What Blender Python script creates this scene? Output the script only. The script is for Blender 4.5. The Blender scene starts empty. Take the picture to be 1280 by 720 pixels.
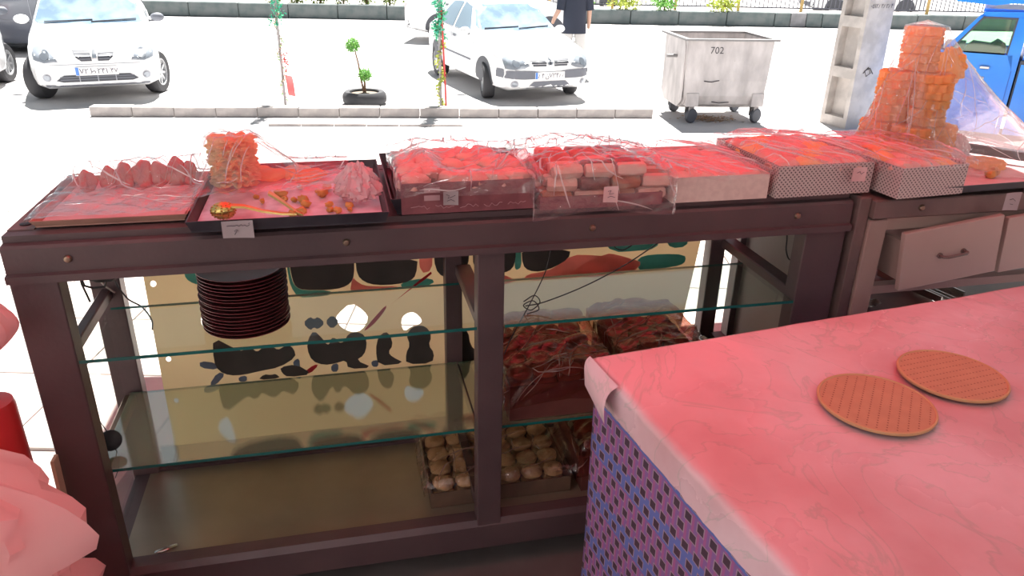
import bpy, bmesh, math, random
from mathutils import Vector, Matrix, noise
from mathutils.bvhtree import BVHTree
PI = math.pi
R = math.radians
scene = bpy.context.scene
COL = scene.collection

# ---------------------------------------------------------------- camera
cam_d = bpy.data.cameras.new('camera')
cam = bpy.data.objects.new('camera', cam_d)
COL.objects.link(cam)
cam_d.sensor_fit = 'HORIZONTAL'
cam_d.sensor_width = 36.0
cam_d.lens = 950.0 / 1280.0 * 36.0
cam_d.clip_start = 0.02
_p, _r = R(24.0), R(1.2)
_d = Vector((0, math.cos(_p), -math.sin(_p)))
_r0 = Vector((1, 0, 0)); _u0 = Vector((0, math.sin(_p), math.cos(_p)))
_rv = _r0 * math.cos(_r) + _u0 * math.sin(_r)
_uv = _u0 * math.cos(_r) - _r0 * math.sin(_r)
cm = Matrix((( _rv.x, _uv.x, -_d.x, 0), (_rv.y, _uv.y, -_d.y, 0), (_rv.z, _uv.z, -_d.z, 1.6), (0, 0, 0, 1)))
cam.matrix_world = cm
scene.camera = cam

# ---------------------------------------------------------------- sky, sun, exposure
world = bpy.data.worlds.new('sky'); scene.world = world
world.use_nodes = True
_bg = world.node_tree.nodes['Background']
_bg.inputs[0].default_value = (0.80, 0.90, 1.0, 1)
_bg.inputs[1].default_value = 0.8
sun_d = bpy.data.lights.new('sun', 'SUN'); sun = bpy.data.objects.new('sun', sun_d); COL.objects.link(sun)
sun_d.energy = 28.0
sun_d.color = (1.0, 0.97, 0.92)
sun_d.angle = R(0.6)
sun.rotation_euler = Vector((0.03, math.cos(R(66)), math.sin(R(66)))).to_track_quat('Z', 'Y').to_euler()
scene.view_settings.view_transform = 'Standard'
scene.view_settings.look = 'None'
scene.view_settings.gamma = 1.0
scene.view_settings.use_curve_mapping = False
scene.view_settings.exposure = -0.55
try:
    scene.cycles.max_bounces = 10
    scene.cycles.transparent_max_bounces = 24
    scene.cycles.caustics_reflective = False
    scene.cycles.caustics_refractive = False
    scene.cycles.sample_clamp_indirect = 6.0
except Exception:
    pass

# ---------------------------------------------------------------- materials
def nt(name):
    m = bpy.data.materials.new(name); m.use_nodes = True
    n = m.node_tree; return m, n, n.nodes['Principled BSDF'], n.nodes['Material Output']
def node(n, t, **kw):
    x = n.nodes.new(t)
    for k, v in kw.items():
        if k.startswith('i_'):
            x.inputs[k[2:].replace('_', ' ')].default_value = v
        else: setattr(x, k, v)
    return x
def rgba(c): return (c[0], c[1], c[2], 1)
MATS = {}
def M(name, col, rough=0.5, metal=0.0, col2=None, scale=8.0, lo=0.4, hi=0.6, bump=None, spec=0.5, coat=0.0, detail=5.0, trans=None, stretch=None):
    m, n, b, out = nt(name)
    b.inputs['Base Color'].default_value = rgba(col)
    b.inputs['Roughness'].default_value = rough
    b.inputs['Metallic'].default_value = metal
    b.inputs['Specular IOR Level'].default_value = spec
    if coat: b.inputs['Coat Weight'].default_value = coat; b.inputs['Coat Roughness'].default_value = 0.12
    tc = node(n, 'ShaderNodeTexCoord')
    src = tc.outputs['Object']
    if stretch:
        mp = node(n, 'ShaderNodeMapping'); mp.inputs['Scale'].default_value = stretch
        n.links.new(src, mp.inputs['Vector']); src = mp.outputs['Vector']
    if col2 is not None:
        nz = node(n, 'ShaderNodeTexNoise'); nz.inputs['Scale'].default_value = scale; nz.inputs['Detail'].default_value = detail
        n.links.new(src, nz.inputs['Vector'])
        cr = node(n, 'ShaderNodeValToRGB')
        cr.color_ramp.elements[0].position = lo; cr.color_ramp.elements[0].color = rgba(col)
        cr.color_ramp.elements[1].position = hi; cr.color_ramp.elements[1].color = rgba(col2)
        n.links.new(nz.outputs['Fac'], cr.inputs['Fac'])
        n.links.new(cr.outputs['Color'], b.inputs['Base Color'])
    if bump:
        nb = node(n, 'ShaderNodeTexNoise'); nb.inputs['Scale'].default_value = bump[0]; nb.inputs['Detail'].default_value = 4
        n.links.new(src, nb.inputs['Vector'])
        bp = node(n, 'ShaderNodeBump'); bp.inputs['Strength'].default_value = bump[1]; bp.inputs['Distance'].default_value = bump[2] if len(bump) > 2 else 0.01
        n.links.new(nb.outputs['Fac'], bp.inputs['Height']); n.links.new(bp.outputs['Normal'], b.inputs['Normal'])
    if trans:
        tl = node(n, 'ShaderNodeBsdfTranslucent'); tl.inputs['Color'].default_value = rgba(trans[0])
        if col2 is not None: pass
        mx = node(n, 'ShaderNodeMixShader'); mx.inputs['Fac'].default_value = trans[1]
        n.links.new(b.outputs[0], mx.inputs[1]); n.links.new(tl.outputs[0], mx.inputs[2]); n.links.new(mx.outputs[0], out.inputs['Surface'])
    MATS[name] = m
    return m
def film(name, tint=(1, 1, 1), gloss=0.12, rough=0.12, haze=0.06, hazecol=(0.9, 0.9, 0.9), bump=(60, 0.5), gain=1.0, slab=False):
    """thin clear plastic: transparent + fresnel gloss + faint milky translucency"""
    m, n, b, out = nt(name)
    n.nodes.remove(b)
    tr = node(n, 'ShaderNodeBsdfTransparent'); tr.inputs[0].default_value = rgba(tint)
    gl = node(n, 'ShaderNodeBsdfGlossy'); gl.inputs['Roughness'].default_value = rough
    tl = node(n, 'ShaderNodeBsdfTranslucent'); tl.inputs[0].default_value = rgba(hazecol)
    df = node(n, 'ShaderNodeBsdfDiffuse'); df.inputs[0].default_value = rgba(hazecol)
    ad = node(n, 'ShaderNodeMixShader'); ad.inputs[0].default_value = 0.5
    n.links.new(tl.outputs[0], ad.inputs[1]); n.links.new(df.outputs[0], ad.inputs[2])
    m1 = node(n, 'ShaderNodeMixShader'); m1.inputs[0].default_value = haze
    n.links.new(tr.outputs[0], m1.inputs[1]); n.links.new(ad.outputs[0], m1.inputs[2])
    lw = node(n, 'ShaderNodeLayerWeight'); lw.inputs['Blend'].default_value = 0.5
    pw5 = node(n, 'ShaderNodeMath', operation='POWER'); pw5.inputs[1].default_value = 5.0; n.links.new(lw.outputs['Facing'], pw5.inputs[0])
    fr = node(n, 'ShaderNodeMath', operation='MULTIPLY_ADD'); fr.inputs[1].default_value = 0.96; fr.inputs[2].default_value = 0.04; n.links.new(pw5.outputs[0], fr.inputs[0])
    ma = node(n, 'ShaderNodeMath', operation='MULTIPLY_ADD', use_clamp=True); ma.inputs[1].default_value = gain; ma.inputs[2].default_value = gloss
    n.links.new(fr.outputs[0], ma.inputs[0])
    fac = ma.outputs[0]
    if slab:   # both faces of a pane are modelled: let only the outer one reflect
        ge = node(n, 'ShaderNodeNewGeometry')
        bf = node(n, 'ShaderNodeMath', operation='SUBTRACT'); bf.inputs[0].default_value = 1.0; n.links.new(ge.outputs['Backfacing'], bf.inputs[1])
        mu = node(n, 'ShaderNodeMath', operation='MULTIPLY'); n.links.new(fac, mu.inputs[0]); n.links.new(bf.outputs[0], mu.inputs[1]); fac = mu.outputs[0]
    m2 = node(n, 'ShaderNodeMixShader'); n.links.new(fac, m2.inputs[0])
    n.links.new(m1.outputs[0], m2.inputs[1]); n.links.new(gl.outputs[0], m2.inputs[2])
    if bump:
        tc = node(n, 'ShaderNodeTexCoord')
        nb = node(n, 'ShaderNodeTexNoise'); nb.inputs['Scale'].default_value = bump[0]; nb.inputs['Detail'].default_value = 3
        n.links.new(tc.outputs['Object'], nb.inputs['Vector'])
        bp = node(n, 'ShaderNodeBump'); bp.inputs['Strength'].default_value = bump[1]; bp.inputs['Distance'].default_value = 0.008
        n.links.new(nb.outputs['Fac'], bp.inputs['Height'])
        for s in (gl, tl, df): n.links.new(bp.outputs['Normal'], s.inputs['Normal'])
    n.links.new(m2.outputs[0], out.inputs['Surface'])
    MATS[name] = m
    return m

M('brown_steel', (0.075, 0.048, 0.052), 0.42, 0.0, (0.10, 0.062, 0.064), 6, 0.35, 0.7, bump=(90, 0.05))
M('brown_steel_worn', (0.12, 0.08, 0.075), 0.5, 0.0, (0.17, 0.11, 0.10), 9, 0.35, 0.7, bump=(60, 0.08))
M('bolt_metal', (0.30, 0.22, 0.16), 0.4, 0.9)
M('black_plastic', (0.012, 0.012, 0.014), 0.45)
M('cable_black', (0.015, 0.012, 0.014), 0.5)
M('cable_grey', (0.35, 0.33, 0.30), 0.5)
M('case_floor', (0.34, 0.29, 0.22), 0.32, 0.55, (0.26, 0.22, 0.17), 5, 0.3, 0.7)
M('end_panel', (0.30, 0.25, 0.22), 0.5, 0.0, (0.24, 0.20, 0.18), 5, 0.3, 0.7)
M('glass_edge', (0.01, 0.12, 0.11), 0.15, 0.0, spec=0.6)
film('glass', (0.95, 0.98, 0.96), 0.02, 0.02, 0.0, bump=None, slab=True)
film('glass_clear', (0.98, 0.99, 0.98), 0.0, 0.02, 0.0, bump=None, slab=True)
film('glass_dusty', (0.86, 0.93, 0.84), 0.32, 0.035, 0.28, (0.68, 0.74, 0.50), bump=(700, 0.012), gain=1.3, slab=True)
film('glass_dusty_thin', (0.88, 0.94, 0.90), 0.16, 0.035, 0.08, (0.45, 0.58, 0.50), bump=(700, 0.012), gain=1.2, slab=True)
film('film_clear', (1, 1, 1), 0.05, 0.06, 0.10, (1, 0.95, 0.95), bump=(55, 0.9), gain=1.5)
film('film_bag', (1, 1, 1), 0.06, 0.07, 0.09, (1, 0.95, 0.95), bump=(50, 0.9), gain=1.6)
film('film_fold', (1, 1, 1), 0.10, 0.10, 0.62, (1.0, 0.96, 0.97), bump=None, gain=1.5)
film('film_fold_dark', (0.9, 0.8, 0.75), 0.12, 0.15, 0.40, (0.75, 0.5, 0.45), bump=None, gain=1.5)
film('film_dark', (0.92, 0.85, 0.82), 0.05, 0.12, 0.05, (0.7, 0.5, 0.45), bump=(30, 0.8), gain=1.2)
film('car_glass', (0.55, 0.65, 0.72), 0.16, 0.03, 0.10, (0.55, 0.75, 0.95), bump=None, gain=1.3)

# ---------------------------------------------------------------- mesh helpers
class MB:
    def __init__(s): s.v = []; s.f = []; s.uv = None
    def add(s, vs, fs):
        o = len(s.v); s.v += [tuple(v) for v in vs]; s.f += [tuple(i + o for i in f) for f in fs]; return s
    def box(s, a, b, m=None, bev=0.0):
        (x0, y0, z0), (x1, y1, z1) = a, b
        if bev > 0:
            e = bev; vs = []; 
            for z, k in ((z0, e), (z0 + e, 0), (z1 - e, 0), (z1, e)):
                X0, X1, Y0, Y1 = x0 + k, x1 - k, y0 + k, y1 - k
                c = e * 0.6
                vs += [(X0 + c, Y0, z), (X1 - c, Y0, z), (X1, Y0 + c, z), (X1, Y1 - c, z), (X1 - c, Y1, z), (X0 + c, Y1, z), (X0, Y1 - c, z), (X0, Y0 + c, z)]
            fs = [tuple(range(7, -1, -1)), tuple(range(24, 32))]
            for L in range(3):
                for i in range(8):
                    j = (i + 1) % 8; fs.append((L * 8 + i, L * 8 + j, L * 8 + 8 + j, L * 8 + 8 + i))
        else:
            vs = [(x0, y0, z0), (x1, y0, z0), (x1, y1, z0), (x0, y1, z0), (x0, y0, z1), (x1, y0, z1), (x1, y1, z1), (x0, y1, z1)]
            fs = [(3, 2, 1, 0), (4, 5, 6, 7), (0, 1, 5, 4), (1, 2, 6, 5), (2, 3, 7, 6), (3, 0, 4, 7)]
        if m is not None: vs = [tuple(m @ Vector(v)) for v in vs]
        return s.add(vs, fs)
    def tube(s, pts, r, n=8, caps=True):
        pts = [Vector(p) for p in pts]; vs = []; fs = []
        up = None
        for i, p in enumerate(pts):
            t = (pts[min(i + 1, len(pts) - 1)] - pts[max(i - 1, 0)])
            if t.length < 1e-9: t = Vector((0, 0, 1))
            t.normalize()
            if up is None:
                up = Vector((0, 0, 1)) if abs(t.z) < 0.9 else Vector((1, 0, 0))
            a = t.cross(up)
            if a.length < 1e-6: a = t.cross(Vector((1, 0, 0.3)))
            a.normalize(); b = a.cross(t).normalized(); up = b
            rr = r[i] if isinstance(r, (list, tuple)) else r
            for k in range(n):
                an = 2 * PI * k / n; vs.append(p + a * (rr * math.cos(an)) + b * (rr * math.sin(an)))
        for i in range(len(pts) - 1):
            for k in range(n):
                j = (k + 1) % n; fs.append((i * n + k, i * n + j, (i + 1) * n + j, (i + 1) * n + k))
        if caps: fs.append(tuple(range(n - 1, -1, -1))); fs.append(tuple((len(pts) - 1) * n + k for k in range(n)))
        return s.add(vs, fs)
    def lathe(s, prof, n=24, m=None, fn=None):
        """prof: (r,z) list; closed caps where r==0"""
        vs = []; fs = []
        for (r, z) in prof:
            for k in range(n):
                a = 2 * PI * k / n; q = r * (fn(a) if fn else 1)
                vs.append((q * math.cos(a), q * math.sin(a), z))
        for i in range(len(prof) - 1):
            for k in range(n):
                j = (k + 1) % n; fs.append((i * n + k, i * n + j, (i + 1) * n + j, (i + 1) * n + k))
        if prof[0][0] > 1e-6: fs.append(tuple(range(n - 1, -1, -1)))
        if prof[-1][0] > 1e-6: fs.append(tuple((len(prof) - 1) * n + k for k in range(n)))
        if m is not None: vs = [m @ Vector(v) for v in vs]
        return s.add(vs, fs)
    def grid(s, fn, nu, nv, closeu=False):
        vs = [fn(i / (nu if closeu else nu - 1), j / (nv - 1)) for j in range(nv) for i in range(nu)]; fs = []
        for j in range(nv - 1):
            for i in range(nu if closeu else nu - 1):
                k = (i + 1) % nu; fs.append((j * nu + i, j * nu + k, (j + 1) * nu + k, (j + 1) * nu + i))
        return s.add(vs, fs)
    def prism(s, poly, a, b, axis='y'):
        """2D polygon extruded along an axis between a and b; poly coords fill the other two axes in order"""
        n = len(poly)
        def P(p, t):
            return {'x': (t, p[0], p[1]), 'y': (p[0], t, p[1]), 'z': (p[0], p[1], t)}[axis]
        vs = [P(p, a) for p in poly] + [P(p, b) for p in poly]
        fs = [tuple(range(n)), tuple(range(2 * n - 1, n - 1, -1))] + [(i, n + i, n + (i + 1) % n, (i + 1) % n) for i in range(n)]
        return s.add(vs, fs)
    def blob(s, c, r, seed=0, amp=0.15, freq=3.0, nu=14, nv=9):
        def fn(u, v):
            a = 2 * PI * u; t = PI * v
            d = Vector((math.sin(t) * math.cos(a), math.sin(t) * math.sin(a), -math.cos(t)))
            k = 1 + amp * noise.noise(d * freq + Vector((seed * 7.3, seed * 3.1, seed)))
            return (c[0] + d.x * r[0] * k, c[1] + d.y * r[1] * k, c[2] + d.z * r[2] * k)
        return s.grid(fn, nu, nv, closeu=True)
    def mesh(s, name, mat, smooth=False, recalc=True):
        me = bpy.data.meshes.new(name); me.from_pydata([tuple(v) for v in s.v], [], s.f); me.update()
        if recalc:
            bm = bmesh.new(); bm.from_mesh(me)
            bmesh.ops.remove_doubles(bm, verts=bm.verts, dist=1e-6)
            bmesh.ops.recalc_face_normals(bm, faces=bm.faces); bm.to_mesh(me); bm.free()
        if mat is not None: me.materials.append(MATS[mat] if isinstance(mat, str) else mat)
        if smooth:
            for p in me.polygons: p.use_smooth = True
            try: me.set_sharp_from_angle(angle=R(38))
            except Exception: pass
        return me
    def build(s, name, mat, parent=None, smooth=False, label=None, recalc=True):
        o = bpy.data.objects.new(name, s.mesh(name, mat, smooth, recalc)); COL.objects.link(o)
        if parent is not None: o.parent = parent
        if label: o['label'] = label
        return o
def link(me, name, parent=None, mtx=None):
    o = bpy.data.objects.new(name, me); COL.objects.link(o)
    if parent is not None: o.parent = parent
    if mtx is not None: o.matrix_local = mtx
    return o
def tag(o, label, cat, group=None, kind=None):
    if label: o['label'] = label
    if cat: o['category'] = cat
    if group: o['group'] = group
    if kind: o['kind'] = kind
    return o
def empty(name, mtx, label=None, cat=None, group=None, kind=None):
    o = bpy.data.objects.new(name, None); COL.objects.link(o)
    o.empty_display_size = 0.1
    o.matrix_world = mtx
    return tag(o, label, cat, group, kind)
def copy_tree(o, parent=None):
    c = o.copy(); COL.objects.link(c)
    if parent is not None: c.parent = parent
    for ch in list(o.children): copy_tree(ch, c)
    return c
def T(x, y, z): return Matrix.Translation((x, y, z))
def RZ(a): return Matrix.Rotation(a, 4, 'Z')
def RX(a): return Matrix.Rotation(a, 4, 'X')
def RY(a): return Matrix.Rotation(a, 4, 'Y')
def text_mesh(body, size, mat, name='lettering', extrude=0.0, align='CENTER'):
    c = bpy.data.curves.new('tmp', 'FONT'); c.body = body; c.size = size; c.align_x = align; c.align_y = 'CENTER'; c.extrude = extrude
    c.resolution_u = 3
    o = bpy.data.objects.new('tmp', c); COL.objects.link(o)
    dg = bpy.context.evaluated_depsgraph_get(); dg.update()
    me = bpy.data.meshes.new_from_object(o.evaluated_get(dg)); me.name = name
    bpy.data.objects.remove(o); bpy.data.curves.remove(c)
    me.materials.clear(); me.materials.append(MATS[mat])
    return me
rnd = random.Random(7)

# frame of the display counter: x along it, y away from us, z up
CF = T(-1.03, 1.415, 0) @ RZ(R(13.2))
def CL(u, v, z, a=0.0): return CF @ T(u, v, z) @ RZ(a)
STREET = -0.45
# ================================================================ setting
M('shop_floor', (0.15, 0.13, 0.125), 0.45, 0, (0.12, 0.105, 0.10), 4)
M('sidewalk', (0.48, 0.44, 0.41), 0.85, 0, (0.42, 0.38, 0.36), 5, bump=(40, 0.1))
M('sidewalk_joint', (0.30, 0.27, 0.25), 0.9)
M('asphalt', (0.55, 0.53, 0.52), 0.9, 0, (0.48, 0.46, 0.46), 1.2, bump=(80, 0.15))
M('plaster', (0.62, 0.58, 0.56), 0.9, 0, (0.56, 0.52, 0.50), 3)
M('kerb_stone', (0.46, 0.42, 0.40), 0.85, 0, (0.36, 0.33, 0.32), 6, bump=(30, 0.2))
M('kerb_green', (0.10, 0.13, 0.13), 0.7, 0, (0.15, 0.17, 0.17), 3)
M('kerb_grey', (0.26, 0.26, 0.27), 0.8, 0, (0.20, 0.20, 0.21), 4)
# red translucent fabric
m, n, b, out = nt('red_awning'); n.nodes.remove(b)
tl = node(n, 'ShaderNodeBsdfTranslucent'); tl.inputs[0].default_value = (0.55, 0.026, 0.045, 1)
df = node(n, 'ShaderNodeBsdfDiffuse'); df.inputs[0].default_value = (0.60, 0.05, 0.07, 1)
mx = node(n, 'ShaderNodeMixShader'); mx.inputs[0].default_value = 0.45
n.links.new(tl.outputs[0], mx.inputs[1]); n.links.new(df.outputs[0], mx.inputs[2]); n.links.new(mx.outputs[0], out.inputs['Surface'])
MATS['red_awning'] = m

def struct(o): o['kind'] = 'structure'; return o
struct(MB().box((-1.26, -3.0, -0.5), (5.5, 2.15, 0.0)).build('floor', 'shop_floor'))
struct(MB().box((-60, -25.0, STREET - 0.3), (60, 90, STREET)).build('ground', 'asphalt'))
# paved apron right in front of the counter, tile by tile
sw = empty('sidewalk', T(0, 0, 0)); struct(sw)
MB().box((-4.4, 2.152, -0.5), (5.5, 5.2, -0.025)).build('bedding', 'sidewalk_joint', sw)
MB().box((-4.4, -3.0, -0.5), (-1.265, 2.150, -0.025)).build('bedding', 'sidewalk_joint', sw)
tile = MB().box((0.004, 0.004, -0.03), (0.496, 0.496, 0.0), bev=0.003).mesh('paving_tile', 'sidewalk')
for i in range(-8, 10):
    for j in range(-10 if i < -3 else 0, 6):
        link(tile, 'paving_tile', sw, T(i * 0.5 - 0.265, 2.17 + j * 0.5, -0.01 - 0.002 * rnd.random()))
struct(MB().box((-3.9, -2.6, 0), (5.4, -2.4, 3.2)).build('wall_back', 'plaster'))
struct(MB().box((5.2, -2.4, 0), (5.4, 1.9, 3.2)).build('wall_right', 'plaster'))
aw = MB()
def awn(u, v):
    x = 0.06 + u * 2.66; y = -0.60 + v * 2.8
    z = 2.75 - 0.25 * (y + 0.60) + 0.035 * math.sin(u * 18) * (0.3 + v)
    return tuple(CF @ Vector((x, y, z)))
aw.grid(awn, 90, 20)
struct(aw.build('awning', 'red_awning', smooth=True, recalc=False))
struct(MB().box((-1.3, -4.4, 2.95), (6.2, -0.58, 3.05), m=CF).build('ceiling', 'plaster'))

# near kerb
kb = empty('kerb', T(-5.42, 9.69, STREET) @ RZ(math.atan2(0.65, 7.29))); struct(kb)
ks = MB().box((0.004, 0, 0), (0.516, 0.16, 0.125), bev=0.008).mesh('kerb_stone', 'kerb_stone')
for i in range(14): link(ks, 'kerb_stone', kb, T(i * 0.522, rnd.uniform(-0.006, 0.006), rnd.uniform(-0.006, 0.004)))
# shallow gutter slabs in front of the kerb
gt = empty('gutter_edging', T(-3.05, 9.35, STREET) @ RZ(R(5))); struct(gt)
gs = MB().box((0.005, 0, -0.02), (0.395, 0.42, 0.006), bev=0.004).mesh('gutter_slab', 'kerb_stone')
gs2 = MB().box((0.005, 0, -0.02), (0.395, 0.05, 0.03), bev=0.004).mesh('gutter_slab', 'kerb_stone')
for i in range(6): link(gs2, 'gutter_slab', gt, T(i * 0.4, 0, rnd.uniform(-0.004, 0.004)))
# median kerb across the road
mk = empty('median_kerb', T(-16.0, 24.25, STREET) @ RZ(R(1.9))); struct(mk)
g1 = MB().box((0.01, 0, 0), (1.49, 0.35, 0.42), bev=0.02).mesh('kerb_block', 'kerb_green')
g2 = MB().box((0.01, 0, 0), (0.49, 0.35, 0.42), bev=0.02).mesh('kerb_block', 'kerb_grey')
g3 = MB().box((0.01, 0, 0), (0.49, 0.35, 0.42), bev=0.02).mesh('kerb_block', 'kerb_green')
x = 0.0; i = 0
while x < 34:
    if 23.2 < x < 25.5:
        link(g2 if i % 2 else g3, 'kerb_block', mk, T(x, 0, rnd.uniform(-0.01, 0.01))); x += 0.5
    else:
        link(g1, 'kerb_block', mk, T(x, 0, rnd.uniform(-0.015, 0.01))); x += 1.5
    i += 1
struct(MB().box((-0.5, 0.36, -0.2), (36, 2.4, 0.36), m=T(-16.0, 24.25, STREET) @ RZ(R(1.9))).build('median_bed', 'sidewalk'))

# added fill light, out of view: glowing tubes on the wall behind us
m, n, b, out = nt('fill_glow'); n.nodes.remove(b)
em = node(n, 'ShaderNodeEmission'); em.inputs[0].default_value = (0.92, 0.93, 1.0, 1); em.inputs[1].default_value = 48.0
n.links.new(em.outputs[0], out.inputs['Surface']); MATS['fill_glow'] = m
M('fill_white', (0.8, 0.8, 0.8), 0.5)
for k, (x, z, lab) in enumerate(((-1.9, 2.25, 'added white fill light in tube form on the unseen back wall, left one'), (0.2, 2.25, 'added white fill light in tube form on the unseen back wall, right one'))):
    f = empty('fill_tube', T(x, -2.398, z), lab, 'lamp')
    MB().box((-0.65, 0.0, -0.05), (0.65, 0.05, 0.05), bev=0.006).build('housing', 'fill_white', f)
    for dz in (-0.025, 0.025): MB().tube([(-0.6, 0.075, dz), (0.6, 0.075, dz)], 0.014, 12).build('tube', 'fill_glow', f, True)
    MB().box((-0.64, 0.05, -0.045), (-0.605, 0.1, 0.045)).build('end_cap', 'fill_white', f); MB().box((0.605, 0.05, -0.045), (0.64, 0.1, 0.045)).build('end_cap', 'fill_white', f)
# ================================================================ display case
case = empty('display_case', CL(0, 0, 0), 'dark brown steel and glass display counter with open staff side', 'display case')
W_, D_ = 1.945, 0.475
def cpart(mb, name, mat, parent=None, smooth=False, label=None): return mb.build(name, mat, parent or case, smooth, label)
# front top rail: folded profile (v,z)
prof = [(0.0, 0.957), (-0.012, 0.957), (-0.012, 0.973), (0.0, 0.976), (0.0, 1.028), (0.006, 1.034), (0.022, 1.036), (0.022, 1.05), (0.055, 1.05), (0.055, 0.957)]
rail = cpart(MB().prism(prof, 0.0, W_, 'x'), 'top_rail', 'brown_steel')
cpart(MB().box((0, D_ - 0.05, 0.99), (W_, D_, 1.05)), 'top_rail', 'brown_steel')
for u in (0.0, 0.975, W_ - 0.05):
    cpart(MB().box((u, 0.055, 1.0), (u + 0.05, D_ - 0.05, 1.052)), 'cross_rail', 'brown_steel_worn' if u == 0 else 'brown_steel')
bolt = MB().lathe([(0.0085, 0), (0.0085, 0.002), (0.006, 0.006), (0, 0.0075)], 12).mesh('bolt', 'bolt_metal', True)
for u in (0.12, 0.68, 1.25, 1.79): link(bolt, 'bolt', rail, T(u, -0.0005, 1.003) @ RX(PI / 2))
hole = MB().lathe([(0.012, 0), (0.012, 0.002), (0.009, 0.003), (0, 0.003)], 14).mesh('screw', 'black_plastic', True)
for v in (0.09, 0.35): link(hole, 'screw', case, T(0.025, v, 1.052))
cpart(MB().box((0.05, 0.05, 1.035), (W_ - 0.05, D_ - 0.05, 1.049)), 'top_panel', 'brown_steel')
cpart(MB().box((0.055, 0.06, 1.030), (W_ - 0.05, D_ - 0.05, 1.034)), 'top_lining', 'end_panel')
# posts
cpart(MB().box((0.0, 0.0, 0.0), (0.092, 0.05, 0.957), bev=0.004), 'post', 'brown_steel')
cpart(MB().box((0.975, 0.002, 0.1), (1.04, 0.05, 0.957), bev=0.004), 'post', 'brown_steel')
cpart(MB().box((1.825, 0.0, 0.0), (W_ - 0.005, 0.05, 0.957), bev=0.004), 'post', 'brown_steel')
for u0, u1 in ((0.012, 0.085), (0.955, 1.005), (1.795, 1.845), (W_ - 0.05, W_ - 0.005)):
    cpart(MB().box((u0, D_ - 0.055, 0.0), (u1, D_ - 0.01, 1.0), bev=0.004), 'post', 'brown_steel')
# bottom rails
br = [(0.0, 0.075), (0.0, 0.15), (0.012, 0.165), (0.05, 0.165), (0.05, 0.075)]
cpart(MB().prism(br, 0.09, 1.83, 'x'), 'bottom_rail', 'brown_steel')
cpart(MB().box((0.05, D_ - 0.05, 0.075), (W_ - 0.05, D_ - 0.01, 0.16)), 'bottom_rail', 'brown_steel')
cpart(MB().box((0.02, 0.05, 0.075), (0.06, D_ - 0.05, 0.15)), 'bottom_rail', 'brown_steel')
cpart(MB().box((0.06, 0.05, 0.13), (W_ - 0.05, D_ - 0.05, 0.15)), 'floor_panel', 'case_floor')
cpart(MB().box((0.09, D_ - 0.012, 0.0), (W_ - 0.05, D_ - 0.002, 0.21)), 'kick_panel', 'brown_steel')
# side rails carrying the shelves: (u, z)
def bracket(u0, u1, z, v1, mat='brown_steel'):
    return cpart(MB().box((u0, 0.03, z - 0.034), (u1, v1, z - 0.004), bev=0.003), 'shelf_rail', mat)
bracket(0.035, 0.06, 0.76, D_ - 0.05)
bracket(0.035, 0.065, 0.43, D_ - 0.05, 'bolt_metal')
for z in (0.76, 0.43):
    bracket(0.985, 1.03, z, D_ - 0.05); bracket(1.83, 1.875, z + 0.03, D_ - 0.05)
cpart(MB().box((0.975, 0.05, 0.19), (1.0, D_ - 0.05, 0.225)), 'shelf_rail', 'brown_steel')
# glass shelves: pane + green edge
def shelf(u0, u1, v0, v1, z, mat):
    s = cpart(MB().box((u0, v0 + 0.0015, z), (u1, v1, z + 0.006)), 'glass_shelf', mat)
    MB().box((u0, v0, z - 0.0005), (u1, v0 + 0.0012, z + 0.0072)).build('glass_edge', 'glass_edge', s)
    MB().box((u0, v1 + 0.0001, z), (u1, v1 + 0.0008, z + 0.006)).build('glass_edge', 'glass_edge', s)
shelf(0.094, 0.973, 0.0, 0.275, 0.758, 'glass')
shelf(1.042, 1.824, 0.0, 0.275, 0.758, 'glass_dusty_thin')
shelf(0.055, 0.985, 0.052, 0.415, 0.43, 'glass_dusty')
shelf(0.99, 1.855, 0.052, 0.415, 0.43, 'glass_dusty')
# end panes
cpart(MB().box((0.03, 0.05, 0.15), (0.036, D_ - 0.05, 0.99)), 'end_pane', 'glass_clear')
cpart(MB().box((W_ - 0.03, 0.05, 0.15), (W_ - 0.02, D_ - 0.05, 0.99)), 'end_panel', 'end_panel')
cpart(MB().box((0.085, D_ - 0.003, 0.2), (W_ - 0.05, D_ + 0.002, 1.0)), 'front_pane', 'glass_clear')

# ---- printed vinyl poster on the front pane, seen from behind
M('poster_base', (0.64, 0.58, 0.42), 0.6, 0, (0.56, 0.48, 0.34), 7, 0.35, 0.65, trans=((0.90, 0.83, 0.60), 0.55))
for nm, c in (('letter', (0.075, 0.066, 0.058)), ('teal', (0.11, 0.42, 0.34)), ('salmon', (0.85, 0.32, 0.25)), ('red', (0.45, 0.02, 0.03)), ('bluegrey', (0.16, 0.20, 0.27))):
    M('print_' + nm, c, 0.55, 0, tuple(x * 1.25 for x in c), 12, trans=(c, 0.4))
def wob(poly, n=3):
    """smooth a closed outline"""
    for _ in range(n):
        q = []
        for i in range(len(poly)):
            a, b = poly[i], poly[(i + 1) % len(poly)]
            q += [(a[0] * .75 + b[0] * .25, a[1] * .75 + b[1] * .25), (a[0] * .25 + b[0] * .75, a[1] * .25 + b[1] * .75)]
        poly = q
    return poly
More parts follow.
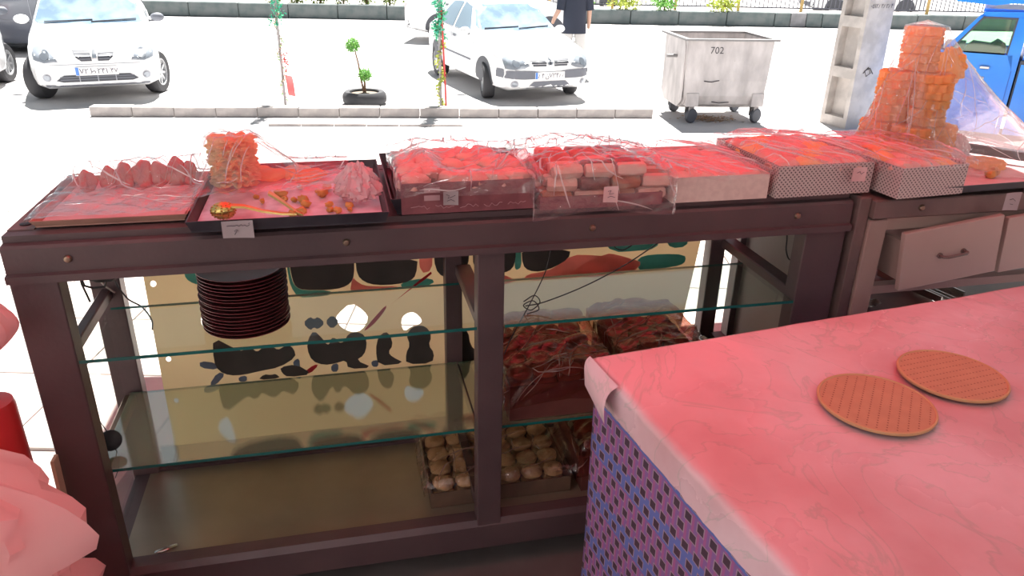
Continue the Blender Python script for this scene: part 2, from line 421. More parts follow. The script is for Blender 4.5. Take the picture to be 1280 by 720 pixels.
def flat(polys, v, name, mat, parent, thick=0.0006, holes=(), smooth=0):
    bm = bmesh.new(); edges = []
    for poly in list(polys) + list(holes):
        p = wob(poly, smooth) if smooth else poly
        vs = [bm.verts.new((a, v, z)) for a, z in p]
        edges += [bm.edges.new((vs[i], vs[(i + 1) % len(vs)])) for i in range(len(vs))]
    bmesh.ops.triangle_fill(bm, edges=edges, use_beauty=True)
    ex = bmesh.ops.extrude_face_region(bm, geom=bm.faces[:])
    bmesh.ops.translate(bm, verts=[g for g in ex['geom'] if isinstance(g, bmesh.types.BMVert)], vec=(0, thick, 0))
    bmesh.ops.recalc_face_normals(bm, faces=bm.faces)
    me = bpy.data.meshes.new(name); bm.to_mesh(me); bm.free(); me.materials.append(MATS[mat])
    o = bpy.data.objects.new(name, me); COL.objects.link(o); o.parent = parent
    return o
POSTER = {
 'letter': [
  [(0.286,0.566),(0.278,0.488),(0.288,0.453),(0.316,0.435),(0.355,0.433),(0.402,0.441),(0.46,0.448),(0.509,0.477),(0.506,0.505),(0.49,0.523),(0.475,0.514),(0.46,0.506),(0.445,0.521),(0.431,0.527),(0.416,0.517),(0.401,0.505),(0.388,0.52),(0.375,0.526),(0.362,0.512),(0.344,0.521)],
  [(0.46,0.448),(0.507,0.453),(0.553,0.414),(0.48,0.411),(0.464,0.427)],
  [(0.393,0.411),(0.412,0.429),(0.432,0.424),(0.446,0.427),(0.459,0.41)],
  [(0.568,0.562),(0.549,0.534),(0.543,0.501),(0.554,0.459),(0.588,0.441),(0.623,0.444),(0.654,0.452),(0.658,0.42),(0.733,0.417),(0.683,0.448),(0.708,0.463),(0.719,0.497),(0.715,0.531),(0.69,0.546),(0.666,0.54),(0.652,0.514),(0.637,0.512),(0.63,0.529),(0.615,0.531),(0.608,0.508),(0.597,0.516),(0.592,0.53)],
  [(0.539,0.588),(0.561,0.607),(0.571,0.597),(0.584,0.605),(0.602,0.582),(0.58,0.563),(0.569,0.572),(0.558,0.561)],
  [(0.602,0.586),(0.624,0.608),(0.644,0.582),(0.62,0.559)],
  [(0.776,0.538),(0.754,0.521),(0.744,0.48),(0.748,0.421),(0.831,0.422),(0.793,0.448),(0.781,0.466),(0.797,0.489),(0.79,0.524)],
  [(0.838,0.52),(0.857,0.545),(0.885,0.55),(0.907,0.534),(0.915,0.505),(0.905,0.478),(0.923,0.448),(0.915,0.413),(0.834,0.418),(0.835,0.457),(0.849,0.484)],
  [(0.96,0.444),(0.968,0.528),(0.999,0.539),(1.03,0.515),(1.036,0.465),(1.062,0.434),(1.062,0.391),(0.972,0.4)],
  [(0.289,0.802),(0.282,0.736),(0.293,0.698),(0.362,0.673),(0.46,0.669),(0.496,0.691),(0.513,0.786)],
  [(0.519,0.786),(0.522,0.73),(0.53,0.704),(0.551,0.693),(0.619,0.688),(0.659,0.691),(0.685,0.705),(0.696,0.73),(0.699,0.779)],
  [(0.702,0.779),(0.704,0.729),(0.723,0.705),(0.757,0.692),(0.815,0.69),(0.857,0.698),(0.875,0.716),(0.882,0.773)],
  [(0.927,0.795),(0.932,0.731),(0.952,0.704),(0.988,0.695),(1.01,0.703),(1.031,0.737),(1.035,0.788)],
  [(1.044,0.788),(1.046,0.73),(1.074,0.705),(1.142,0.703),(1.167,0.714),(1.176,0.746),(1.175,0.779)],
  [(1.193,0.778),(1.198,0.725),(1.217,0.704),(1.256,0.698),(1.3,0.711),(1.343,0.735),(1.349,0.767)],
 ],
 'teal': [
  [(0.511,0.786),(0.512,0.743),(0.516,0.706),(0.533,0.669),(0.583,0.668),(0.629,0.671),(0.624,0.686),(0.551,0.691),(0.529,0.703),(0.52,0.73),(0.518,0.786)],
  [(0.238,0.776),(0.285,0.772),(0.279,0.73),(0.258,0.735),(0.24,0.751)],
  [(0.827,0.691),(0.869,0.702),(0.922,0.701),(0.929,0.683),(0.868,0.673),(0.832,0.677)],
  [(0.952,0.701),(1.007,0.697),(0.994,0.684),(0.964,0.685)],
  [(1.176,0.779),(1.192,0.778),(1.196,0.719),(1.18,0.707),(1.173,0.72)],
  [(1.568,0.711),(1.587,0.728),(1.654,0.73),(1.73,0.722),(1.738,0.701),(1.721,0.685),(1.653,0.679),(1.585,0.676),(1.573,0.692)],
  [(1.443,0.794),(1.641,0.788),(1.632,0.749),(1.565,0.745),(1.486,0.746)],
  [(1.656,0.781),(1.737,0.783),(1.734,0.749),(1.68,0.746)],
 ],
 'salmon': [
  [(0.692,0.723),(0.7,0.71),(0.719,0.694),(0.756,0.687),(0.815,0.685),(0.832,0.671),(0.681,0.677),(0.685,0.699)],
  [(0.884,0.798),(0.925,0.795),(0.923,0.726),(0.887,0.719)],
  [(1.007,0.69),(1.062,0.701),(1.142,0.696),(1.168,0.681),(1.18,0.67),(1.068,0.655),(1.0,0.671)],
  [(1.193,0.669),(1.218,0.694),(1.256,0.695),(1.3,0.707),(1.352,0.747),(1.427,0.741),(1.554,0.719),(1.589,0.704),(1.561,0.675),(1.373,0.669)],
  [(1.466,0.745),(1.5,0.738),(1.561,0.716),(1.572,0.671),(1.373,0.665),(1.358,0.7)],
 ],
 'red': [
  [(0.71,0.544),(0.742,0.583),(0.783,0.627),(0.782,0.613),(0.75,0.572),(0.725,0.551)],
  [(0.782,0.613),(0.917,0.726),(0.923,0.714),(0.825,0.649)],
  [(0.527,0.423),(0.559,0.446),(0.573,0.443),(0.544,0.415)],
 ],
 'bluegrey': [
  [(0.24,0.492),(0.286,0.48),(0.286,0.457),(0.238,0.469)],
  [(0.284,0.45),(0.306,0.441),(0.273,0.406),(0.254,0.408)],
  [(0.339,0.427),(0.364,0.43),(0.361,0.409),(0.34,0.41)],
  [(0.499,0.464),(0.519,0.473),(0.517,0.435),(0.5,0.444)],
  [(0.608,0.439),(0.631,0.444),(0.628,0.414),(0.608,0.415)],
  [(0.728,0.44),(0.75,0.442),(0.749,0.417),(0.73,0.42)],
  [(1.636,0.473),(1.649,0.479),(1.667,0.463),(1.663,0.433),(1.644,0.443)],
  [(1.637,0.51),(1.653,0.512),(1.658,0.493),(1.641,0.493)],
  [(1.66,0.511),(1.674,0.514),(1.677,0.499),(1.664,0.496)],
 ],
 'hole': [
  [(0.638,0.605),(0.681,0.642),(0.717,0.612),(0.73,0.584),(0.707,0.546),(0.678,0.542),(0.647,0.561),(0.634,0.589)],
  [(0.829,0.582),(0.847,0.594),(0.868,0.593),(0.889,0.566),(0.882,0.551),(0.857,0.547),(0.833,0.53),(0.824,0.555)],
  [(0.295,0.673),(0.277,0.656),(0.261,0.629),(0.261,0.604),(0.278,0.585),(0.296,0.578),(0.308,0.672)],
  [(0.163,0.742),(0.16,0.735),(0.153,0.733),(0.148,0.736),(0.147,0.743),(0.15,0.75),(0.156,0.752),(0.162,0.749)],
  [(0.165,0.505),(0.162,0.499),(0.156,0.497),(0.152,0.5),(0.15,0.506),(0.153,0.512),(0.159,0.515),(0.164,0.511)],
 ],
}
poster = empty('poster', CL(0, 0.4655, 0), 'worn yellow printed poster with dark lettering on the counter front glass, seen from behind', 'poster')
def clampu(p): return [(min(max(a, 0.135), 1.742), z) for a, z in p]
flat([[(0.128, 0.2), (0.134, 0.86), (1.79, 0.86), (1.72, 0.2)]], 0.0, 'vinyl_sheet', 'poster_base', poster, holes=[wob(h, 1) for h in POSTER['hole']])
for k, nm in enumerate(('teal', 'salmon', 'bluegrey', 'red', 'letter')):
    for p in POSTER[nm]:
        flat([wob(clampu(p), 1)], -0.0008 - 0.0005 * k, {'letter': 'lettering', 'teal': 'green_print', 'salmon': 'red_print', 'red': 'brush_mark', 'bluegrey': 'leaf_print'}[nm], 'print_' + nm, poster, 0.0004)
# ================================================================ drawer cabinet on the right
M('beige_wood', (0.36, 0.25, 0.22), 0.55, 0, (0.31, 0.21, 0.185), 5, 0.3, 0.7)
M('drawer_paint', (0.45, 0.33, 0.29), 0.5, 0, (0.41, 0.29, 0.26), 4, 0.3, 0.7)
M('steel_thin', (0.55, 0.53, 0.50), 0.25, 1.0)
M('slab_grey', (0.30, 0.32, 0.28), 0.5, 0, (0.25, 0.27, 0.24), 6)
M('board_red', (0.16, 0.05, 0.04), 0.6, 0, (0.10, 0.03, 0.03), 8)
cab = empty('drawer_cabinet', CL(1.955, 0, 0), 'worn beige wooden cabinet with two drawers beside the display counter', 'cabinet')
def kp(mb, name, mat, parent=None): return mb.build(name, mat, parent or cab)
kp(MB().box((0.0, -0.012, 0.0), (0.032, 0.05, 1.045), bev=0.003), 'post', 'brown_steel_worn')
kp(MB().box((0.034, -0.02, 0.0), (0.088, 0.03, 0.985), bev=0.003), 'post', 'beige_wood')
kp(MB().box((1.25, -0.02, 0.0), (1.31, 0.03, 0.985), bev=0.003), 'post', 'beige_wood')
kp(MB().box((0.034, 0.44, 0.0), (0.088, 0.475, 0.985)), 'post', 'beige_wood')
kp(MB().box((1.25, 0.44, 0.0), (1.31, 0.475, 0.985)), 'post', 'beige_wood')
tr = kp(MB().box((0.034, -0.028, 0.99), (1.31, 0.05, 1.04), bev=0.003), 'top_rail', 'brown_steel_worn')
for u in (0.17, 0.5, 0.85): link(bolt, 'bolt', tr, T(u, -0.028, 1.016) @ RX(PI / 2))
kp(MB().box((0.088, -0.014, 0.955), (1.25, 0.03, 0.988)), 'drawer_rail', 'beige_wood')
kp(MB().box((0.0, 0.05, 1.028), (1.31, 0.475, 1.046)), 'top_board', 'brown_steel_worn')
kp(MB().box((0.088, 0.0, 0.765), (1.25, 0.03, 0.788)), 'drawer_rail', 'beige_wood')
kp(MB().box((0.04, 0.03, 0.76), (0.055, 0.44, 0.985)), 'side_panel', 'beige_wood')
kp(MB().box((0.04, 0.0, 0.69), (0.36, 0.44, 0.70)), 'lower_shelf', 'board_red')
for i in range(3):
    kp(MB().box((0.45 + i * 0.29, 0.0, 0.69), (0.732 + i * 0.29, 0.44, 0.705), bev=0.003), 'lower_slab', 'slab_grey')
def drawer(u, z, w, h, tilt, vout):
    d = empty('drawer', Matrix.Identity(4)); d.parent = cab
    d.matrix_local = T(u, -0.03 - vout, z) @ RY(-tilt)
    # a drawer is a part of the cabinet: its panels are its sub-parts
    MB().box((0, -0.016, 0), (w, 0.0, h), bev=0.002).build('drawer_front', 'drawer_paint', d)
    MB().box((0.01, 0.001, 0.02), (0.022, 0.36, h - 0.03)).box((w - 0.022, 0.001, 0.02), (w - 0.01, 0.36, h - 0.03)).box((0.022, 0.001, 0.02), (w - 0.022, 0.36, 0.028)).build('drawer_box', 'beige_wood', d)
    hb = MB(); c = w * 0.5; hz = h * 0.5
    hb.tube([(c - 0.035, -0.016, hz), (c - 0.035, -0.032, hz + 0.001), (c - 0.026, -0.038, hz + 0.002), (c + 0.026, -0.038, hz + 0.002), (c + 0.035, -0.032, hz + 0.001), (c + 0.035, -0.016, hz)], 0.0042, 8)
    hb.lathe([(0.008, 0), (0.008, 0.003), (0, 0.004)], 10, T(c - 0.035, -0.016, hz) @ RX(PI / 2)).lathe([(0.008, 0), (0.008, 0.003), (0, 0.004)], 10, T(c + 0.035, -0.016, hz) @ RX(PI / 2))
    hb.build('handle', 'brown_steel_worn', d, True)
    return d
drawer(0.135, 0.797, 0.292, 0.162, R(7.0), 0.012)
drawer(0.446, 0.823, 0.30, 0.158, R(6.0), 0.004)
for k, (u, v, a) in enumerate(((0.095, 0.06, 0.6), (0.10, 0.13, 0.5))):
    tag(MB().tube([(0, 0, 0.004), (0.05, 0.01, 0.004), (0.10, 0, 0.004)], 0.004, 6).build('metal_rod', 'steel_thin'), 'thin shiny metal rod lying in the gap beside the tilted drawer', 'rod', 'shiny rods beside the drawer').matrix_world = CL(1.955 + u, v - 0.02, 0.79, a)
# folded foil tray lying on the lower shelf
ft = MB().box((0, 0, 0), (0.10, 0.22, 0.004)).box((0, 0, 0.004), (0.006, 0.22, 0.02)).box((0.094, 0, 0.004), (0.10, 0.22, 0.02)).box((0.04, 0.0, 0.004), (0.045, 0.22, 0.008)).box((0.06, 0.0, 0.004), (0.065, 0.22, 0.008)).build('foil_tray', 'steel_thin')
ft.matrix_world = CL(2.31, 0.02, 0.706, R(12)); tag(ft, 'crumpled silver foil tray on the low shelf under the drawers', 'tray')
pt = MB().grid(lambda u, v: ((u - .5) * 0.07, (v - .5) * 0.05, 0.012 + 0.02 * noise.noise(Vector((u * 4, v * 4, 1)))), 10, 8).build('paper_scrap', 'steel_thin', None, True)
pt.matrix_world = CL(2.08, -0.035, 0.70, 0.3) ; tag(pt, 'small crumpled white scrap behind the red table edge', 'scrap')
pt.matrix_world = CL(2.09, 0.05, 0.703, 0.3)

# ================================================================ work table in the foreground
m, n, b, out = nt('marble_foil')
tc = node(n, 'ShaderNodeTexCoord')
w = node(n, 'ShaderNodeTexNoise'); w.inputs['Scale'].default_value = 3.6; w.inputs['Detail'].default_value = 8; w.inputs['Distortion'].default_value = 2.5
n.links.new(tc.outputs['Object'], w.inputs['Vector'])
cr = node(n, 'ShaderNodeValToRGB'); e = cr.color_ramp.elements
e[0].position = 0.485; e[0].color = (0.66, 0.455, 0.495, 1); e[1].position = 0.50; e[1].color = (0.54, 0.44, 0.44, 1)
x = cr.color_ramp.elements.new(0.515); x.color = (0.68, 0.475, 0.515, 1)
n.links.new(w.outputs['Fac'], cr.inputs['Fac'])
st = node(n, 'ShaderNodeTexNoise'); st.inputs['Scale'].default_value = 2.6; st.inputs['Detail'].default_value = 7
n.links.new(tc.outputs['Object'], st.inputs['Vector'])
cr2 = node(n, 'ShaderNodeValToRGB'); cr2.color_ramp.elements[0].position = 0.40; cr2.color_ramp.elements[0].color = (0.82, 0.66, 0.64, 1); cr2.color_ramp.elements[1].position = 0.58; cr2.color_ramp.elements[1].color = (1, 1, 1, 1)
n.links.new(st.outputs['Fac'], cr2.inputs['Fac'])
mul = node(n, 'ShaderNodeMix', data_type='RGBA', blend_type='MULTIPLY'); mul.inputs[0].default_value = 1.0
n.links.new(cr.outputs['Color'], mul.inputs[6]); n.links.new(cr2.outputs['Color'], mul.inputs[7])
n.links.new(mul.outputs[2], b.inputs['Base Color'])
rr = node(n, 'ShaderNodeMapRange'); rr.inputs[1].default_value = 0.35; rr.inputs[2].default_value = 0.65; rr.inputs[3].default_value = 0.40; rr.inputs[4].default_value = 0.17
n.links.new(st.outputs['Fac'], rr.inputs[0]); n.links.new(rr.outputs[0], b.inputs['Roughness'])
b.inputs['Specular IOR Level'].default_value = 0.42
nb = node(n, 'ShaderNodeTexNoise'); nb.inputs['Scale'].default_value = 9; nb.inputs['Detail'].default_value = 3
n.links.new(tc.outputs['Object'], nb.inputs['Vector'])
bp = node(n, 'ShaderNodeBump'); bp.inputs['Strength'].default_value = 0.18; bp.inputs['Distance'].default_value = 0.02
n.links.new(nb.outputs['Fac'], bp.inputs['Height']); n.links.new(bp.outputs['Normal'], b.inputs['Normal'])
MATS['marble_foil'] = m
# woven skirt: UV in metres
m, n, b, out = nt('woven_skirt')
uvn = node(n, 'ShaderNodeUVMap')
sep = node(n, 'ShaderNodeSeparateXYZ'); n.links.new(uvn.outputs[0], sep.inputs[0])
def mth(op, a, bb=None, c=None):
    q = n.nodes.new('ShaderNodeMath'); q.operation = op
    for i, s in enumerate((a, bb, c)):
        if s is None: continue
        if isinstance(s, (int, float)): q.inputs[i].default_value = s
        else: n.links.new(s, q.inputs[i])
    return q.outputs[0]
X = mth('MULTIPLY', sep.outputs[0], 1 / 0.034); Y = mth('MULTIPLY', sep.outputs[1], 1 / 0.029)
row = mth('FLOOR', Y); par = mth('MODULO', row, 2.0)
X2 = mth('ADD', X, mth('MULTIPLY', par, 0.5))
fx = mth('ABSOLUTE', mth('SUBTRACT', mth('FRACT', X2), 0.5)); fy = mth('ABSOLUTE', mth('SUBTRACT', mth('FRACT', Y), 0.5))
dark = mth('MULTIPLY', mth('LESS_THAN', fx, 0.24), mth('LESS_THAN', fy, 0.27))
rim = mth('MULTIPLY', mth('LESS_THAN', fx, 0.31), mth('LESS_THAN', fy, 0.34))
bands = mth('LESS_THAN', mth('FRACT', mth('MULTIPLY', Y, 0.25)), 0.36)
thr = mth('GREATER_THAN', mth('FRACT', mth('MULTIPLY', X, 2.0)), 0.6)
def mixc(f, a, bb):
    q = node(n, 'ShaderNodeMix', data_type='RGBA'); n.links.new(f, q.inputs[0])
    for i, s in ((6, a), (7, bb)):
        if isinstance(s, tuple): q.inputs[i].default_value = rgba(s)
        else: n.links.new(s, q.inputs[i])
    return q.outputs[2]
base = mixc(bands, (0.20, 0.09, 0.26), (0.10, 0.12, 0.36))
base = mixc(mth('MULTIPLY', thr, mth('SUBTRACT', 1.0, bands)), base, (0.30, 0.08, 0.22))
base = mixc(rim, base, (0.30, 0.20, 0.26))
base = mixc(dark, base, (0.05, 0.02, 0.04))
n.links.new(base, b.inputs['Base Color']); b.inputs['Roughness'].default_value = 0.8
MATS['woven_skirt'] = m
M('table_wood', (0.12, 0.07, 0.05), 0.7)

TF = T(0.151, 1.263, 0) @ RZ(R(20.5))     # x along the back edge, -y towards us
TL, TD, TZ = 1.45, 1.15, 0.90
table = empty('work_table', TF, 'large table covered in marbled glossy foil with a purple woven skirt', 'table')
MB().box((0.03, -TD + 0.03, TZ - 0.05), (TL - 0.03, -0.03, TZ - 0.012)).build('table_board', 'table_wood', table)
for (x, y) in ((0.06, -0.06), (TL - 0.12, -0.06), (0.06, -TD + 0.12), (TL - 0.12, -TD + 0.12)):
    MB().box((x, y - 0.06, 0), (x + 0.06, y, TZ - 0.05)).build('leg', 'table_wood', table)
# cover: top with rolled edges
def cov(u, v):
    # u,v in 0..1 -> distance across incl. drop on both sides
    drop = 0.055
    def ax(t, L):
        s = -drop - 0.02 + t * (L + 2 * drop + 0.04)
        r = 0.014
        if s < -0.0:
            q = min(1.0, -s / (r * PI / 2)); a = q * PI / 2
            ex = max(0.0, -s - r * PI / 2)
            return (-r * math.sin(a) + r, -r * (1 - math.cos(a)) - ex)
        if s > L:
            q = min(1.0, (s - L) / (r * PI / 2)); a = q * PI / 2
            ex = max(0.0, s - L - r * PI / 2)
            return (L + r * math.sin(a) - r, -r * (1 - math.cos(a)) - ex)
        f = max(0, min(1, s / 0.03)); g = max(0, min(1, (L - s) / 0.03))
        return (s * 1.0 + 0.0 if 0.014 < s < L - 0.014 else (max(s, 0.014) if s < 0.5 else min(s, L - 0.014)), 0)
    ux = u; vx = v
    xx, dz1 = ax(ux, TL); yy, dz2 = ax(vx, TD)
    dz = dz1 + dz2 if dz1 == 0 or dz2 == 0 else min(dz1, dz2)
    wav = 0.0025 * noise.noise(Vector((xx * 5, yy * 5, 0))) + 0.0012 * noise.noise(Vector((xx * 14, yy * 14, 3)))
    # creased edge of the foil
    cre = 0.004 * noise.noise(Vector((xx * 22, yy * 22, 7))) if dz < -0.002 else 0
    ox = -abs(cre) if dz1 < 0 else 0
    return (xx + ox, -TD + yy, TZ + dz + (wav if dz > -0.01 else 0.003 * noise.noise(Vector((xx * 9, yy * 9, 5)))))
tt = sorted(set([i / 70 for i in range(71)]))
def warp(t, L):   # concentrate samples at the edges
    e = 0.075 / (L + 0.15)
    n_e = 0.2
    if t < n_e: return t / n_e * e * 1.3
    if t > 1 - n_e: return 1 - (1 - t) / n_e * e * 1.3
    return e * 1.3 + (t - n_e) / (1 - 2 * n_e) * (1 - 2.6 * e)
cv = MB().grid(lambda u, v: cov(warp(u, TL), warp(v, TD)), 90, 80)
cover = cv.build('top_cover', 'marble_foil', table, True, 'glossy marbled foil cover, scuffed and creased', recalc=False)
# torn lip of the foil at the near corner of the back edge
def lip(u, v):
    y = -0.005 - u * 0.115
    a = v * 1.9
    lift = 0.010 + 0.014 * u
    return (0.001 - lift * math.sin(a) * 1.1 - 0.004, y + 0.006 * math.sin(v * 5), TZ + 0.003 - 0.055 * v - 0.012 * v * u + 0.004 * math.sin(a * 2))
MB().grid(lip, 14, 10).build('foil_flap', 'marble_foil', table, True)
# skirt, hung from under the cover on the visible left and back sides and round the rest
skv, skf, uvs = [], [], []
per = [(0.012, -0.004, 0.0), ]
path = [(TL - 0.01, -0.008), (0.012, -0.008), (0.012, -TD + 0.01), (TL - 0.01, -TD + 0.01), (TL - 0.01, -0.008)]
samples = []; dist = 0
for k in range(4):
    a = Vector(path[k]); c = Vector(path[k + 1]); L = (c - a).length; nn = int(L / 0.02)
    nrm = Vector(((c - a).y, -(c - a).x)).normalized()
    for i in range(nn):
        p = a + (c - a) * (i / nn); samples.append((p, nrm, dist + L * i / nn))
    dist += L
NZ = 24
for (p, nr, dd) in samples:
    for j in range(NZ):
        z = TZ - 0.035 - j / (NZ - 1) * 0.83
        k = 0.012 * (j / NZ) * noise.noise(Vector((dd * 3.5, z * 0.8, 2))) + 0.003 * noise.noise(Vector((dd * 16, z * 3, 9)))
        q = p - nr * (k - 0.002) * 1.0
        skv.append((q.x, q.y, z)); uvs.append((dd, z))
ns = len(samples)
for i in range(ns):
    for j in range(NZ - 1):
        i2 = (i + 1) % ns
        skf.append((i * NZ + j, i2 * NZ + j, i2 * NZ + j + 1, i * NZ + j + 1))
me = bpy.data.meshes.new('table_skirt'); me.from_pydata(skv, [], skf); me.update()
ul = me.uv_layers.new(name='UVMap')
for lp in me.loops: ul.data[lp.index].uv = uvs[lp.vertex_index]
me.materials.append(MATS['woven_skirt'])
for p in me.polygons: p.use_smooth = True
sk = bpy.data.objects.new('skirt', me); COL.objects.link(sk); sk.parent = table; sk['label'] = 'purple and blue woven patterned skirt'

# two perforated round wafers on the table
m, n, b, out = nt('wafer')
tc = node(n, 'ShaderNodeTexCoord'); sep = node(n, 'ShaderNodeSeparateXYZ'); n.links.new(tc.outputs['Object'], sep.inputs[0])
fx = mth('ABSOLUTE', mth('SUBTRACT', mth('FRACT', mth('MULTIPLY', sep.outputs[0], 1 / 0.0078)), 0.5)); fy = mth('ABSOLUTE', mth('SUBTRACT', mth('FRACT', mth('MULTIPLY', sep.outputs[1], 1 / 0.0150)), 0.5))
inside = mth('MULTIPLY', mth('LESS_THAN', fx, 0.20), mth('LESS_THAN', fy, 0.085))
rad = mth('SQRT', mth('ADD', mth('MULTIPLY', sep.outputs[0], sep.outputs[0]), mth('MULTIPLY', sep.outputs[1], sep.outputs[1])))
hole_f = mth('MULTIPLY', inside, mth('LESS_THAN', rad, 0.088))
nz = node(n, 'ShaderNodeTexNoise'); nz.inputs['Scale'].default_value = 40; n.links.new(tc.outputs['Object'], nz.inputs['Vector'])
cw = mixc(nz.outputs['Fac'], (0.40, 0.24, 0.14), (0.50, 0.31, 0.18))
cw = mixc(hole_f, cw, (0.24, 0.12, 0.07))
n.links.new(cw, b.inputs['Base Color']); b.inputs['Roughness'].default_value = 0.7
hgt = mth('SUBTRACT', 1.0, hole_f)
bp = node(n, 'ShaderNodeBump'); bp.inputs['Strength'].default_value = 0.6; bp.inputs['Distance'].default_value = 0.002
n.links.new(hgt, bp.inputs['Height']); n.links.new(bp.outputs['Normal'], b.inputs['Normal'])
MATS['wafer'] = m
M('wafer_rim', (0.52, 0.34, 0.17), 0.7)
def wafer(x, y, rot, label, r=0.098, tilt=0.0):
    w = empty('round_wafer', T(x, y, TZ + 0.004) @ RZ(rot) @ RX(tilt), label, 'wafer', 'perforated wafers on the table')
    MB().lathe([(0.0, 0.0), (r * 0.96, 0.0), (r, 0.003), (r, 0.0065), (r * 0.97, 0.0075), (r * 0.955, 0.0062), (0, 0.0062)], 72).build('wafer_disc', 'wafer', w, True)
    MB().lathe([(r + 0.0004, 0.0025), (r + 0.0012, 0.005), (r + 0.0004, 0.0072), (r * 0.975, 0.0082), (r * 0.96, 0.0066), (r * 0.96, 0.003)], 72).build('rim', 'wafer_rim', w, True)
    return w
wafer(0.622, 1.105, R(62), 'round brown perforated wafer nearer to the left table edge', 0.094)
wafer(0.803, 1.205, R(20), 'round brown perforated wafer farther right, its dots faint', 0.091)
# ================================================================ trays and packs on the counter
M('tray_black', (0.035, 0.032, 0.042), 0.4, 0.3, (0.055, 0.05, 0.06), 14)
M('tray_maroon', (0.10, 0.03, 0.035), 0.4, 0.2)
M('tray_wood', (0.45, 0.25, 0.19), 0.55, 0, (0.38, 0.2, 0.16), 9)
M('paper_pink', (0.72, 0.50, 0.50), 0.6, 0, (0.62, 0.38, 0.38), 10)
M('paper_white', (0.78, 0.76, 0.75), 0.7)
M('paper_foil', (0.74, 0.70, 0.80), 0.3, 0.2, (0.55, 0.48, 0.56), 20)
M('price_card', (0.34, 0.29, 0.30), 0.7)
M('ink', (0.06, 0.04, 0.07), 0.6)
M('cookie_rose', (0.52, 0.16, 0.16), 0.6, 0, (0.64, 0.25, 0.20), 18, bump=(60, 0.4), trans=((0.6, 0.12, 0.12), 0.2))
M('cookie_gold', (0.70, 0.36, 0.10), 0.55, 0, (0.85, 0.50, 0.18), 30, bump=(90, 0.4), trans=((0.9, 0.45, 0.10), 0.25))
M('rosette', (0.93, 0.66, 0.34), 0.55, 0, (0.97, 0.75, 0.42), 30, bump=(120, 0.4), trans=((1.0, 0.70, 0.30), 0.68))
M('rosette_pale', (0.95, 0.78, 0.50), 0.55, 0, (0.98, 0.84, 0.58), 30, bump=(120, 0.5), trans=((1.0, 0.80, 0.46), 0.68))
M('cake_red', (0.66, 0.36, 0.30), 0.45, 0, (0.72, 0.46, 0.38), 14)
M('cake_orange', (0.80, 0.56, 0.18), 0.45, 0, (0.78, 0.44, 0.16), 10)
M('cake_brown', (0.26, 0.09, 0.05), 0.6, 0, (0.42, 0.16, 0.08), 20)
M('cake_dark', (0.10, 0.05, 0.045), 0.6, 0, (0.2, 0.08, 0.06), 20)
M('box_plain', (0.66, 0.52, 0.47), 0.7, 0, (0.60, 0.46, 0.42), 60)
M('box_maroon', (0.17, 0.05, 0.06), 0.45, 0, (0.22, 0.07, 0.08), 30)
M('box_print', (0.42, 0.24, 0.26), 0.5)
M('crumpled_white', (0.80, 0.78, 0.78), 0.4, trans=((0.9, 0.85, 0.85), 0.4))
M('gold_metal', (0.62, 0.45, 0.16), 0.32, 1.0)
# dotted carton
m, n, b, out = nt('box_dotted')
tc = node(n, 'ShaderNodeTexCoord'); sep = node(n, 'ShaderNodeSeparateXYZ'); n.links.new(tc.outputs['Object'], sep.inputs[0])
def mth(op, a, bb=None, c=None):
    q = n.nodes.new('ShaderNodeMath'); q.operation = op
    for i, s in enumerate((a, bb, c)):
        if s is None: continue
        if isinstance(s, (int, float)): q.inputs[i].default_value = s
        else: n.links.new(s, q.inputs[i])
    return q.outputs[0]
xx = mth('ADD', sep.outputs[0], sep.outputs[1])
A = mth('MULTIPLY', mth('ADD', xx, sep.outputs[2]), 1 / 0.0115); Bq = mth('MULTIPLY', mth('SUBTRACT', xx, sep.outputs[2]), 1 / 0.0115)
fa = mth('SUBTRACT', mth('FRACT', A), 0.5); fb = mth('SUBTRACT', mth('FRACT', Bq), 0.5)
dd = mth('ADD', mth('MULTIPLY', fa, fa), mth('MULTIPLY', fb, fb))
dot = mth('LESS_THAN', dd, 0.075)
q = node(n, 'ShaderNodeMix', data_type='RGBA'); n.links.new(dot, q.inputs[0]); q.inputs[6].default_value = (0.50, 0.42, 0.40, 1); q.inputs[7].default_value = (0.10, 0.07, 0.08, 1)
n.links.new(q.outputs[2], b.inputs['Base Color']); b.inputs['Roughness'].default_value = 0.6
MATS['box_dotted'] = m

